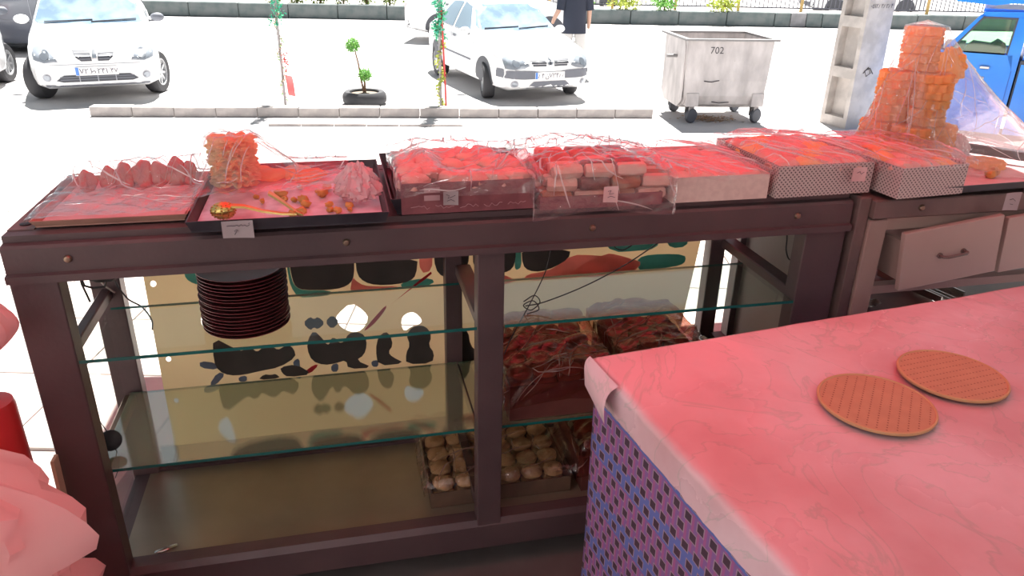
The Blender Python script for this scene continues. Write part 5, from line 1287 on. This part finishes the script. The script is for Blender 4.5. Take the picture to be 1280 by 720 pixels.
# dark off-roader crosswise behind, white car beyond
SUV = dict(SEDAN); SUV.update(zb=[(0, .14), (4.2, .14)], belt=[(0, .80), (.3, 1.0), (1.2, 1.08), (4.2, 1.12)], top=[(0, .86), (.3, 1.05), (1.2, 1.12), (1.4, 1.18), (1.9, 1.68), (2.4, 1.74), (3.8, 1.72), (4.1, 1.2), (4.2, 1.1)])
suv = build_car('dark_suv', SUV, 'car_dark', car_m(-7.85, 16.3, 182, 1.12), 'dark grey off-road car standing crosswise behind the white hatchbacks', 'plain', wheel_r=0.36, wheel_x=0.76, glass='window_dark')
build_car('white_car', SEDAN, 'car_white', car_m(1.6, 19.2, 176, 1.0), 'white car with a dark rear bumper half hidden behind the white saloon', 'plain', glass='window_tint')
FAR = [(15.0, 30.5, 178, 'car_white', 'distant white car passing behind the median railing at the right'), (4.2, 31.0, 178, 'car_silver', 'distant silver car passing behind the median shrubs near the middle'), (-12.5, 31.0, 2, 'car_dark', 'distant dark car passing behind the median hedge at the left')]
for (x, y, a, p, l) in FAR: build_car('distant_car', SEDAN, p, car_m(x, y, a, 1.0), l, 'plain', glass='window_tint')

# ---------------- blue pickup at the right, facing left
tk = empty('blue_truck', T(5.126, 9.6, STREET) @ RZ(R(-30)) @ Matrix.Diagonal((0.80, 0.86, 0.86, 1)), 'bright blue pickup truck with a raised cargo roof parked at the right edge', 'truck')
M('window_green', (0.10, 0.34, 0.16), 0.08, 0, (0.28, 0.55, 0.36), 4, spec=0.8)
M('interior_dark', (0.03, 0.03, 0.035), 0.7)
side = [(0.0, 0.30), (0.0, 1.18), (0.10, 1.24), (0.46, 1.72), (0.52, 1.78), (1.12, 1.80), (1.12, 0.52)]
# cab as a shell: door side (near), far side, roof, floor; window openings left free
def tp(mb, name, mat, parent=tk, sm=False): return mb.build(name, mat, parent, sm)
Yn, Yf = 0.0, 1.55
tp(MB().prism([(-0.14, 0.16), (-0.16, 0.75), (-0.13, 1.05), (-0.02, 1.20), (-0.002, 1.20), (-0.002, 0.16)], Yn + 0.02, Yf - 0.02, 'y'), 'nose_panel', 'car_blue')
door_pan = [(0.0, 0.14), (0.0, 1.20), (0.93, 1.20), (0.96, 1.0), (0.96, 0.14)]
tp(MB().prism(door_pan, Yn, Yn + 0.05, 'y'), 'door_panel', 'car_blue')
tp(MB().prism([(0.0, 1.20), (0.40, 1.70), (0.47, 1.70), (0.10, 1.20)], Yn, Yn + 0.05, 'y'), 'window_pillar', 'car_blue')
tp(MB().prism([(0.40, 1.68), (0.44, 1.74), (1.02, 1.76), (1.02, 1.68)], Yn, Yn + 0.05, 'y'), 'roof_rail', 'car_blue')
tp(MB().prism([(0.86, 1.20), (0.88, 1.69), (1.02, 1.69), (1.02, 0.14), (0.965, 0.14), (0.965, 1.0)], Yn, Yn + 0.05, 'y'), 'rear_pillar', 'car_blue')
wfm = MB().prism([(0.09, 1.20), (0.44, 1.68), (0.88, 1.68), (0.86, 1.20), (0.84, 1.22), (0.855, 1.655), (0.455, 1.655), (0.13, 1.22)], Yn - 0.006, Yn + 0.0, 'y')
tp(wfm, 'window_seal', 'trim_dark')
film('truck_glass', (0.62, 0.86, 0.68), 0.06, 0.03, 0.08, (0.5, 0.8, 0.6), bump=None)
tp(MB().prism([(0.12, 1.22), (0.45, 1.66), (0.86, 1.66), (0.845, 1.22)], Yn + 0.02, Yn + 0.024, 'y'), 'side_window', 'truck_glass')
tp(MB().box((0.42, Yn + 0.05, 1.74), (1.02, Yf, 1.78)), 'cab_roof', 'car_blue')
tp(MB().prism([(0.0, 0.52), (0.0, 1.20), (1.02, 1.20), (1.02, 0.52)], Yf - 0.05, Yf, 'y'), 'far_door', 'car_blue')
tp(MB().box((0.97, Yn + 0.05, 0.52), (1.02, Yf - 0.05, 1.18)), 'cab_back', 'car_blue')
tp(MB().prism([(0.30, 0.9), (0.30, 1.25), (0.38, 1.32), (0.62, 1.30), (0.70, 1.36), (0.82, 1.30), (0.86, 0.9)], Yn + 0.25, Yn + 0.65, 'y'), 'seat', 'interior_dark')
tp(MB().box((0.0, Yn + 0.06, 0.95), (0.28, Yf - 0.06, 1.24)), 'dashboard', 'interior_dark')
dh = tp(MB().box((0.55, Yn - 0.03, 1.0), (0.68, Yn - 0.005, 1.045), bev=0.01), 'door_handle', 'chrome')
tp(MB().lathe([(0.02, 0), (0.02, 0.012), (0, 0.014)], 14, T(0.62, Yn, 0.88) @ RX(PI / 2)), 'door_lock', 'chrome')
tp(MB().box((-0.01, Yn - 0.004, 0.53), (0.0, Yn - 0.0, 1.2)).box((0.955, Yn - 0.004, 0.53), (0.965, Yn, 1.0)), 'door_seam', 'car_blue_deep')
mr = tp(MB().blob((0, 0, 0), (0.06, 0.05, 0.10), 4, 0.05, 2, 18, 12), 'wing_mirror', 'trim_dark', tk, True); mr.location = (-0.04, Yn - 0.14, 1.30)
MB().tube([(0.0, 0.02, -0.04), (0.07, 0.10, -0.07), (0.11, 0.14, -0.06)], 0.014, 8).build('mirror_arm', 'trim_dark', mr)
# cargo bed with ribbed side, dark rub rail, tall blue upper frame
tp(MB().box((1.06, Yn - 0.06, 0.16), (3.3, Yn - 0.02, 1.12)), 'bed_side', 'car_blue')
tp(MB().box((1.06, Yf + 0.02, 0.55), (3.3, Yf + 0.06, 1.12)), 'bed_side', 'car_blue')
tp(MB().box((1.06, Yn - 0.02, 0.55), (3.3, Yf + 0.02, 0.62)), 'bed_floor', 'car_blue_deep')
tp(MB().box((1.06, Yn - 0.02, 0.62), (1.10, Yf + 0.02, 1.9)), 'bed_front', 'car_blue')
tp(MB().box((1.04, Yn - 0.085, 1.10), (3.3, Yn - 0.02, 1.155), bev=0.01), 'rub_rail', 'trim_dark')
for i in range(5): tp(MB().box((1.12 + i * 0.55, Yn - 0.055, 1.155), (1.20 + i * 0.55, Yn - 0.02, 1.86)), 'upright', 'car_blue')
tp(MB().box((1.10, Yn - 0.045, 1.155), (3.3, Yn - 0.03, 1.86)), 'upper_panel', 'car_blue')
tp(MB().prism([(0.05, 1.86), (0.05, 1.98), (0.30, 2.02), (3.4, 2.02), (3.4, 1.86), (0.75, 1.86), (0.55, 1.83)], Yn - 0.12, Yf + 0.1, 'y'), 'cargo_roof', 'car_blue')
tp(MB().box((1.04, Yn - 0.02, 0.46), (1.06, Yf, 1.1)), 'gap_seal', 'trim_dark')
M('strap_red', (0.75, 0.08, 0.16), 0.6)
tp(MB().prism([(1.33, 1.16), (1.37, 1.16), (1.50, 1.95), (1.46, 1.95)], Yn - 0.10, Yn - 0.095, 'y'), 'strap', 'strap_red')
tp(MB().tube([(1.33, Yn - 0.10, 1.17), (1.31, Yn - 0.105, 1.12), (1.35, Yn - 0.105, 1.09), (1.38, Yn - 0.105, 1.13), (1.37, Yn - 0.10, 1.17)], 0.008, 6), 'strap_hook', 'chrome')
tp(MB().box((-0.08, Yn + 0.15, 0.36), (3.2, Yf - 0.15, 0.52)), 'chassis', 'trim_dark')
for x in (0.42, 2.3):
    for s, y in ((-1, Yn + 0.20), (1, Yf - 0.20)):
        e = empty('wheel', Matrix.Identity(4)); e.parent = tk; e.matrix_local = T(x, y, 0.34) @ RX(PI / 2 if s < 0 else -PI / 2)
        r_ = 0.34; wd = 0.2
        link(MB().lathe([(r_ * 0.6, -wd / 2), (r_ * 0.94, -wd / 2), (r_, -wd * 0.35), (r_, wd * 0.35), (r_ * 0.94, wd / 2), (r_ * 0.6, wd / 2), (r_ * .6, -wd / 2)], 30).mesh('tyre', 'rubber', True), 'tyre', e)
        link(MB().lathe([(0, wd * .2), (r_ * 0.6, wd * 0.2), (r_ * 0.6, wd * 0.44), (r_ * .45, wd * .3), (r_ * .2, wd * .35), (0, wd * .35)], 24).mesh('rim', 'rim_metal', True), 'rim', e)

# ---------------- waste container
M('galvanised', (0.40, 0.37, 0.365), 0.6, 0.0, (0.60, 0.56, 0.55), 6, 0.35, 0.65, bump=(25, 0.25), stretch=(1, 1, 0.4))
M('galvanised_dark', (0.26, 0.25, 0.25), 0.6, 0.3)
M('dump_ink', (0.06, 0.055, 0.06), 0.8)
dp = empty('waste_container', T(2.66, 10.55, STREET) @ RZ(R(6)), 'dented galvanised wheeled waste container standing on the street', 'waste container')
dw = 0.56
def dsec(t):  # (y,z) section of the tub, front side is -y
    return [(-0.50, 1.06), (-0.485, 0.55), (-0.46, 0.36), (-0.40, 0.25), (-0.28, 0.19), (0.28, 0.19), (0.40, 0.25), (0.46, 0.36), (0.485, 0.55), (0.50, 1.06)]
tub = MB(); nseg = 12; vs = []; fs = []
for i in range(nseg + 1):
    x = -dw + 2 * dw * i / nseg
    for (y, z) in dsec(0):
        tx = 1 - (1.06 - z) * 0.07
        vs.append((x * tx, y + 0.006 * noise.noise(Vector((x * 4, y * 3, z * 4))), z))
k = len(dsec(0))
for i in range(nseg):
    for j in range(k - 1): fs.append((i * k + j, (i + 1) * k + j, (i + 1) * k + j + 1, i * k + j + 1))
tub.add(vs, fs); tub.add([vs[j] for j in range(k)], [tuple(range(k))]); tub.add([vs[nseg * k + j] for j in range(k)], [tuple(range(k))])
o = tub.build('tub', 'galvanised', dp, False, recalc=False)
so = o.modifiers.new('thick', 'SOLIDIFY'); so.thickness = 0.008
MB().box((-dw - 0.05, -0.56, 1.05), (dw + 0.05, -0.49, 1.075)).box((-dw - 0.05, 0.49, 1.05), (dw + 0.05, 0.56, 1.075)).box((-dw - 0.05, -0.49, 1.05), (-dw + 0.01, 0.49, 1.075)).box((dw - 0.01, -0.49, 1.05), (dw + 0.05, 0.49, 1.075)).build('rim', 'galvanised_dark', dp)
MB().prism([(-0.45, 0.30), (-0.45, 0.95), (-0.40, 1.04), (0.40, 1.04), (0.45, 0.95), (0.45, 0.30), (0.3, 0.2), (-0.3, 0.2)], -dw * 0.97 - 0.03, -dw * 0.97 - 0.012, 'x').build('end_plate', 'galvanised', dp)
for s in (-1, 1):
    MB().tube([(s * (dw - 0.04), -0.12, 0.82), (s * (dw + 0.15), -0.12, 0.82)], 0.022, 10).build('trunnion', 'galvanised_dark', dp, True)
for (x, y) in ((-0.42, -0.38), (0.46, -0.38), (-0.42, 0.38), (0.46, 0.38)):
    c_ = empty('castor', Matrix.Identity(4)); c_.parent = dp; c_.matrix_local = T(x, y, 0)
    MB().box((-0.085, -0.10 if y < 0 else -0.02, 0.22), (0.085, 0.02 if y < 0 else 0.10, 0.40), bev=0.01).build('mount', 'galvanised', c_)
    MB().lathe([(0, -0.028), (0.085, -0.028), (0.095, -0.018), (0.095, 0.018), (0.085, 0.028), (0, 0.028)], 22, T(0.03, -0.02, 0.095) @ RZ(0.5) @ RX(PI / 2)).build('castor_wheel', 'trim_dark', c_, True)
    MB().box((-0.05, -0.05, 0.09), (0.045, -0.04, 0.24), RZ(0.5)).box((-0.05, 0.02, 0.09), (0.045, 0.03, 0.24), RZ(0.5)).build('fork', 'galvanised_dark', c_)
tm = link(text_mesh('702', 0.12, 'dump_ink', 'stencil'), 'stencil', dp, T(-0.18, -0.507, 0.93) @ RX(PI / 2))
for l in ([(0.05, .86), (0.07, .80), (0.09, .87)], [(-0.30, .55), (-0.2, .54), (-.1, .56)], [(-0.15, .28), (-0.05, .265), (.08, .275)]):
    MB().tube([(p[0], -0.506 + (0.06 if p[1] < .4 else 0.01), p[1]) for p in l], 0.006, 5).build('scrawl', 'dump_ink', dp)
# leaf litter under the container
M('dry_leaf', (0.42, 0.28, 0.18), 0.9)
lf = MB()
for i in range(260):
    x, y = rnd.gauss(0, 0.16), rnd.gauss(0, 0.10); a = rnd.uniform(0, 6); s = rnd.uniform(.012, .03); z = 0.004 + rnd.uniform(0, .03)
    lf.add([(x + s * math.cos(a), y + s * math.sin(a), z), (x - s * .5 * math.sin(a), y + s * .5 * math.cos(a), z + .01), (x - s * math.cos(a), y - s * math.sin(a), z + .004), (x + s * .5 * math.sin(a), y - s * .5 * math.cos(a), z)], [(0, 1, 2, 3)])
lo = lf.build('leaf_litter', 'dry_leaf', recalc=False); lo.matrix_world = T(2.62, 10.3, STREET); tag(lo, 'scattered dry leaf litter under the waste container', 'leaf litter', kind='stuff')

# ---------------- concrete utility pole
M('concrete', (0.62, 0.57, 0.53), 0.85, 0, (0.48, 0.44, 0.41), 5, bump=(30, 0.3))
up = empty('utility_pole', T(4.40, 10.2, STREET) @ RZ(R(-68)), 'tapered concrete utility pole with recessed panels and stencilled numbers', 'utility pole')
PH = 7.0
def pw(z): return 0.235 - 0.011 * z
def slab(z0, z1, xa, xb, ya, yb):
    """tapered block, extents as fractions of the half width"""
    v = []
    for z in (z0, z1):
        w = pw(z); v += [(xa * w, ya * w, z), (xb * w, ya * w, z), (xb * w, yb * w, z), (xa * w, yb * w, z)]
    return v, [(3, 2, 1, 0), (4, 5, 6, 7), (0, 1, 5, 4), (1, 2, 6, 5), (2, 3, 7, 6), (3, 0, 4, 7)]
co = MB(); co.add(*slab(0, PH, -1, 1, -0.45, 0.95)); co.build('core', 'concrete', up)
MB().add(*slab(0, PH, -1, -0.72, -0.95, -0.4502)).build('flange', 'concrete', up); MB().add(*slab(0, PH, 0.72, 1, -0.95, -0.4502)).build('flange', 'concrete', up)
z = 0.0
while z < PH - 0.1:
    MB().add(*slab(z, z + 0.13, -0.7195, 0.7195, -0.95, -0.4502)).build('web_bar', 'concrete', up); z += 0.62
for body, zz, xx in (('۰۹۱۵۸۸۲۸۴۴۳', 1.60, 0.0), ('۰۵۱۲۸۲۸۲۸۴', 1.50, 0.0)):
    w = pw(zz); link(text_mesh(body, 0.075, 'dump_ink', 'stencil'), 'stencil', up, T(w * 1.002 + 0.004, 0.0, zz) @ RZ(PI / 2) @ RX(PI / 2))
gr = MB().tube([(0, -0.10, 0.70), (0, -0.03, 0.77), (0, 0.02, 0.70), (0, -0.04, 0.66), (0, -0.08, 0.73), (0, 0.0, 0.76), (0, 0.06, 0.69)], 0.006, 5).build('scrawl', 'dump_ink', up); gr.location = (pw(0.7) + 0.003, 0, 0)

# ---------------- topiary in a tyre
M('leaf_green', (0.10, 0.30, 0.06), 0.6, 0, (0.18, 0.42, 0.10), 20, trans=((0.25, 0.5, 0.1), 0.3))
M('leaf_yellow', (0.42, 0.45, 0.10), 0.6, 0, (0.30, 0.42, 0.08), 20, trans=((0.5, 0.55, 0.1), 0.3))
M('leaf_teal', (0.03, 0.36, 0.25), 0.6, 0, (0.06, 0.45, 0.20), 20)
M('bark', (0.22, 0.13, 0.08), 0.9)
M('soil', (0.20, 0.16, 0.13), 0.95)
def leaves(mb, c, r, n_, size, shell=0.6, rr=rnd):
    for _ in range(n_):
        d = Vector((rr.gauss(0, 1), rr.gauss(0, 1), rr.gauss(0, 1))).normalized() * (shell + (1 - shell) * rr.random())
        p = Vector(c) + Vector((d.x * r[0], d.y * r[1], d.z * r[2]))
        t = Vector((rr.gauss(0, 1), rr.gauss(0, 1), rr.gauss(0, 1))).normalized(); b_ = t.cross(d + Vector((.01, .02, .03))).normalized()
        s = size * rr.uniform(.7, 1.3)
        mb.add([p + t * s, p + b_ * s * .45 + d * s * .15, p - t * s, p - b_ * s * .45 + d * s * .15], [(0, 1, 2, 3)])
    return mb
tpy = empty('potted_topiary', T(-2.15, 10.95, STREET), 'double-ball topiary tree planted in an old black tyre', 'plant')
MB().lathe([(0.20, 0.0), (0.27, 0.0), (0.305, 0.04), (0.31, 0.09), (0.305, 0.14), (0.27, 0.18), (0.21, 0.175), (0.20, 0.15), (0.20, 0.0)], 36).build('tyre_pot', 'rubber', tpy, True)
MB().lathe([(0, 0.13), (0.20, 0.13), (0.20, 0.145), (0.1, 0.155), (0, 0.16)], 24).build('soil', 'soil', tpy)
MB().tube([(0.01, 0, 0.13), (0.012, 0, 0.30), (-0.02, 0, 0.42)], [0.018, 0.015, 0.013], 8).tube([(0.0, 0, 0.13), (-0.035, 0, 0.33), (-0.06, 0.0, 0.55), (-0.10, 0, 0.74)], [0.016, 0.014, 0.012, 0.01], 8).build('trunk', 'bark', tpy, True)
leaves(MB(), (0.02, 0, 0.405), (0.10, 0.10, 0.095), 420, 0.022).build('crown', 'leaf_green', tpy, recalc=False)
leaves(MB(), (-0.125, 0, 0.80), (0.105, 0.10, 0.095), 420, 0.022).build('crown', 'leaf_green', tpy, recalc=False)

# ---------------- two poles wrapped in plastic vines
M('pole_metal', (0.34, 0.32, 0.32), 0.5, 0.3)
M('pole_red', (0.62, 0.06, 0.06), 0.5)
M('blossom', (0.75, 0.55, 0.45), 0.7)
M('tag_red', (0.85, 0.12, 0.12), 0.6, trans=((0.9, 0.15, 0.15), 0.4))
def garland(x, y, label, dense, red):
    g = empty('garland_pole', T(x, y, STREET), label, 'pole')
    MB().tube([(0, 0, 0), (0, 0, 2.7)], 0.018, 10).build('pole', 'pole_metal', g)
    MB().lathe([(0, 0), (0.07, 0), (0.07, 0.012), (0, 0.012)], 16).build('foot_plate', 'pole_metal', g)
    vine = [(0.035 * math.cos(i * .7), 0.035 * math.sin(i * .7), 0.05 + i * 0.045) for i in range(58)]
    MB().tube(vine, 0.005, 5).build('vine_stem', 'bark', g)
    r1 = random.Random(int(x * 10)); lo_, hi_, bl = MB(), MB(), MB()
    for i, p in enumerate(vine):
        zz = p[2]
        if dense:
            leaves(lo_ if zz < 0.95 else hi_, p, (0.06 if zz < .95 else 0.10,) * 2 + (0.04,), 8 if zz < .95 else 26, 0.030, 0.3, r1)
            if i % 3 == 0: leaves(bl, p, (0.06, 0.06, 0.03), 3, 0.024, 0.3, r1)
        else:
            leaves(lo_ if zz < 1.05 else hi_, p, (0.035 if zz < 1.05 else 0.11,) * 2 + (0.03,), 2 if zz < 1.05 else 20, 0.024, 0.3, r1)
            leaves(bl, p, (0.05, 0.05, 0.03), 3, 0.022, 0.3, r1)
    for mb, nm, mt in ((lo_, 'leaf_strand', 'leaf_yellow' if dense else 'leaf_green'), (hi_, 'leaf_strand', 'leaf_teal'), (bl, 'blossoms', 'blossom')):
        o = mb.build(nm, mt, g, recalc=False)
    if red: MB().tube([(0.075, 0.0, 0.0), (0.055, 0, 0.6), (0.03, -0.01, 1.3)], 0.014, 8).build('red_rod', 'pole_red', g)
    else:
        MB().grid(lambda u, v: (0.04 + u * 0.10 + v * 0.03, -0.04 + 0.015 * math.sin(v * 5), 0.44 - v * 0.27 - u * 0.02), 6, 8).build('red_pennant', 'tag_red', g, True, recalc=False)
        leaves(MB(), (0.07, -0.03, 0.62), (0.05, 0.03, 0.16), 60, 0.022, 0.2, r1).build('red_strand', 'pole_red', g, recalc=False)
    return g
garland(-3.19, 10.62, 'thin pole with sparse vine and a red pennant, left of the topiary', False, False)
garland(-1.04, 10.66, 'thin pole thick with teal and yellow vine and a red rod, beside the white saloon', True, True)

# ---------------- median: shrubs, hedge and railing
M('hedge_green', (0.13, 0.22, 0.07), 0.8, 0, (0.22, 0.26, 0.10), 10, trans=((0.3, 0.4, 0.1), 0.25))
def shrub(x, y, r, n_, mat, label, name='median_shrub', size=0.06):
    s = empty(name, T(x, y, STREET + 0.36), label, 'shrub', 'shrubs on the median')
    MB().tube([(0, 0, 0), (0.02, 0, r[2] * 0.5), (0, 0, r[2])], 0.03, 6).build('stem', 'bark', s)
    leaves(MB(), (0, 0, r[2] * 0.9), r, n_, size, 0.4).build('foliage', mat, s, recalc=False)
for i in range(8):
    shrub(-7.6 + i * 0.72, 25.2, (0.36, 0.34, 0.40), 420, 'hedge_green', 'low clipped hedge bush in the row on the median left of the saloon', 'hedge_bush')
for i, (x, rx) in enumerate(((2.0, 0.4), (3.35, 0.6), (4.55, 0.45), (6.4, 0.55))):
    shrub(x, 25.2, (rx, 0.4, 0.34), 380, 'leaf_yellow' if i % 2 else 'leaf_green', ['small bush on the median just right of the walking person', 'wide yellowish bush on the median between person and container', 'low green bush next to the wide yellowish bush', 'rounded yellowish bush on the median above the waste container'][i])
M('rail_iron', (0.12, 0.12, 0.15), 0.5, 0.4)
M('rail_yellow', (0.62, 0.42, 0.16), 0.6)
fence = empty('median_railing', T(1.0, 25.75, STREET + 0.36), 'iron railing with yellow posts running along the median', 'railing')
for i in range(9):
    MB().box((i * 2.0 - 0.04, -0.04, 0), (i * 2.0 + 0.04, 0.04, 1.15), bev=0.008).build('post', 'rail_yellow' , fence)
    if i < 8:
        pn = MB().box((i * 2 + 0.05, -0.015, 0.14), (i * 2 + 1.95, 0.015, 0.18)).box((i * 2 + 0.05, -0.015, 1.0), (i * 2 + 1.95, 0.015, 1.04))
        for k in range(14): xx = i * 2 + 0.12 + k * 0.135; pn.box((xx - 0.012, -0.012, 0.18), (xx + 0.012, 0.012, 1.0))
        pn.build('bar_panel', 'rail_iron', fence)

# ---------------- person walking by, seen from behind
M('tshirt_navy', (0.03, 0.035, 0.055), 0.85)
M('skin', (0.50, 0.30, 0.22), 0.6)
M('trousers_pale', (0.62, 0.60, 0.58), 0.85)
M('hair_dark', (0.02, 0.015, 0.012), 0.7)
M('shoe_dark', (0.04, 0.035, 0.03), 0.6)
pr = empty('person', T(0.985, 13.9, STREET) @ RZ(R(8)), 'person in a navy T-shirt and pale trousers seen from behind by the white saloon', 'person')
def skin_mesh(name, verts, edges, radii, mat, parent, root=0, sub=2):
    me = bpy.data.meshes.new(name); me.from_pydata(verts, edges, [])
    o = bpy.data.objects.new(name, me); COL.objects.link(o)
    sm = o.modifiers.new('skin', 'SKIN'); sm.use_smooth_shade = True
    for i, r_ in enumerate(radii):
        d = me.skin_vertices[0].data[i]; d.radius = r_ if isinstance(r_, tuple) else (r_, r_); d.use_root = (i == root)
    ss = o.modifiers.new('sub', 'SUBSURF'); ss.levels = sub; ss.render_levels = sub
    dg = bpy.context.evaluated_depsgraph_get(); dg.update()
    nm = bpy.data.meshes.new_from_object(o.evaluated_get(dg)); nm.name = name
    bpy.data.objects.remove(o)
    nm.materials.clear(); nm.materials.append(MATS[mat])
    for p in nm.polygons: p.use_smooth = True
    o = bpy.data.objects.new(name, nm); COL.objects.link(o); o.parent = parent
    return o
# body: pelvis root 0
V = [(0, 0, .92), (0, 0.01, 1.10), (0, 0.015, 1.30), (0, 0.0, 1.44), (0, -0.01, 1.52), (0, 0.02, 1.58), (0, 0.03, 1.68),
     (.10, 0, .86), (.11, -.03, .48), (.11, .02, .09), (.12, .14, .04), (-.10, 0, .86), (-.12, .08, .48), (-.12, .0, .09), (-.13, .12, .04),
     (.19, 0, 1.40), (.25, -.01, 1.14), (.27, .06, .90), (.275, .085, .80), (-.19, 0, 1.40), (-.27, .02, 1.14), (-.34, .12, .96), (-.36, .16, .88)]
Ed = [(0, 1), (1, 2), (2, 3), (3, 4), (4, 5), (5, 6), (0, 7), (7, 8), (8, 9), (9, 10), (0, 11), (11, 12), (12, 13), (13, 14), (3, 15), (15, 16), (16, 17), (17, 18), (3, 19), (19, 20), (20, 21), (21, 22)]
Rd = [(.15, .11), (.14, .10), (.155, .105), (.11, .08), .055, .075, .085, .095, .065, .045, .04, .095, .065, .045, .04, .065, .048, .035, .03, .065, .048, .035, .03]
skin_mesh('body', V, Ed, Rd, 'skin', pr)
# fingers
for (hx, hy, hz, dx, dy) in ((.275, .085, .80, 0.0, 0.25), (-.36, .16, .88, -0.1, 0.3)):
    fv, fe, fr_ = [], [], []
    for k in range(5):
        L_ = (.055, .075, .082, .076, .06)[k]; ox = (-.03, -.018, 0, .016, .03)[k]
        b0 = Vector((hx + ox * 0.4, hy + ox, hz - 0.01)); dn = Vector((dx * .2 + (0.25 if k == 0 else 0), dy * .6 + ox * 3, -1)).normalized()
        i0 = len(fv); fv += [tuple(b0), tuple(b0 + dn * L_ * .55), tuple(b0 + dn * L_ + Vector((0, .012, 0)))]; fe += [(i0, i0 + 1), (i0 + 1, i0 + 2)]; fr_ += [.0095, .0085, .007]
    skin_mesh('fingers', fv, fe, fr_, 'skin', pr, 0, 1)
# T-shirt shell, trousers, hair, shoes
def ringloft(secs, n_=24):
    return MB().grid(lambda u, v: (lambda s: (s[0] + s[2] * math.cos(2 * PI * u), s[1] + s[3] * math.sin(2 * PI * u), s[4]))(secs[min(len(secs) - 1, int(round(v * (len(secs) - 1))))]), n_, len(secs), closeu=True)
ts = ringloft([(0, 0, .215, .15, .74), (0, 0, .21, .145, .80), (0, .005, .20, .14, .95), (0, .01, .20, .14, 1.10), (0, .015, .215, .145, 1.28), (0, .01, .22, .13, 1.38), (0, 0, .18, .105, 1.45), (0, 0, .085, .08, 1.485)])
tsh = ts.build('t_shirt', 'tshirt_navy', pr, True)
for s in (-1, 1):
    MB().tube([(s * .14, 0, 1.41), (s * .20, 0, 1.38), (s * .235, 0, 1.26), (s * .255, 0, 1.12)], [.085, .092, .082, .080], 16).build('sleeve', 'tshirt_navy', tsh, True)
    kx = (-.03, .02) if s > 0 else (.08, .0)
    MB().tube([(s * .09, 0, .93), (s * .105, 0, .80), (s * .115, kx[0], .48), (s * .115, kx[1], .10)], [.095, .10, .09, .085], 18).build('trouser_leg', 'trousers_pale', pr, True)
    MB().blob((s * .12, kx[1] + .05, .045), (.05, .13, .045), 1, .05, 2, 16, 10).build('shoe', 'shoe_dark', pr, True)
hd = MB().blob((0, .03, 1.66), (.085, .10, .115), 1, .02, 2, 22, 14).build('head', 'skin', pr, True)
MB().blob((0, .15, 1.635), (.014, .02, .022), 1, 0, 1, 10, 8).build('nose', 'skin', hd, True)
for s in (-1, 1): MB().blob((s * .088, .03, 1.65), (.012, .022, .032), 1, 0, 1, 10, 8).build('ear', 'skin', hd, True); MB().blob((s * .03, .118, 1.665), (.012, .008, .008), 1, 0, 1, 8, 6).build('eye', 'hair_dark', hd, True)
MB().blob((0, .125, 1.59), (.025, .008, .007), 1, 0, 1, 10, 6).build('mouth', 'skin', hd, True)
MB().grid(lambda u, v: (.092 * math.sin(PI * .62 * v) * math.cos(2 * PI * u), .03 - .012 + .108 * math.sin(PI * .62 * v) * math.sin(2 * PI * u), 1.675 + .115 * math.cos(PI * .62 * v)), 24, 10, closeu=True).build('hair', 'hair_dark', pr, True)

for o in COL.objects:
    if o.type == 'MESH' and o.name.split('.')[0] in ('crown', 'foliage', 'blossoms', 'leaf_strand', 'red_strand', 'bar_panel', 'beading'): o['kind'] = 'stuff'
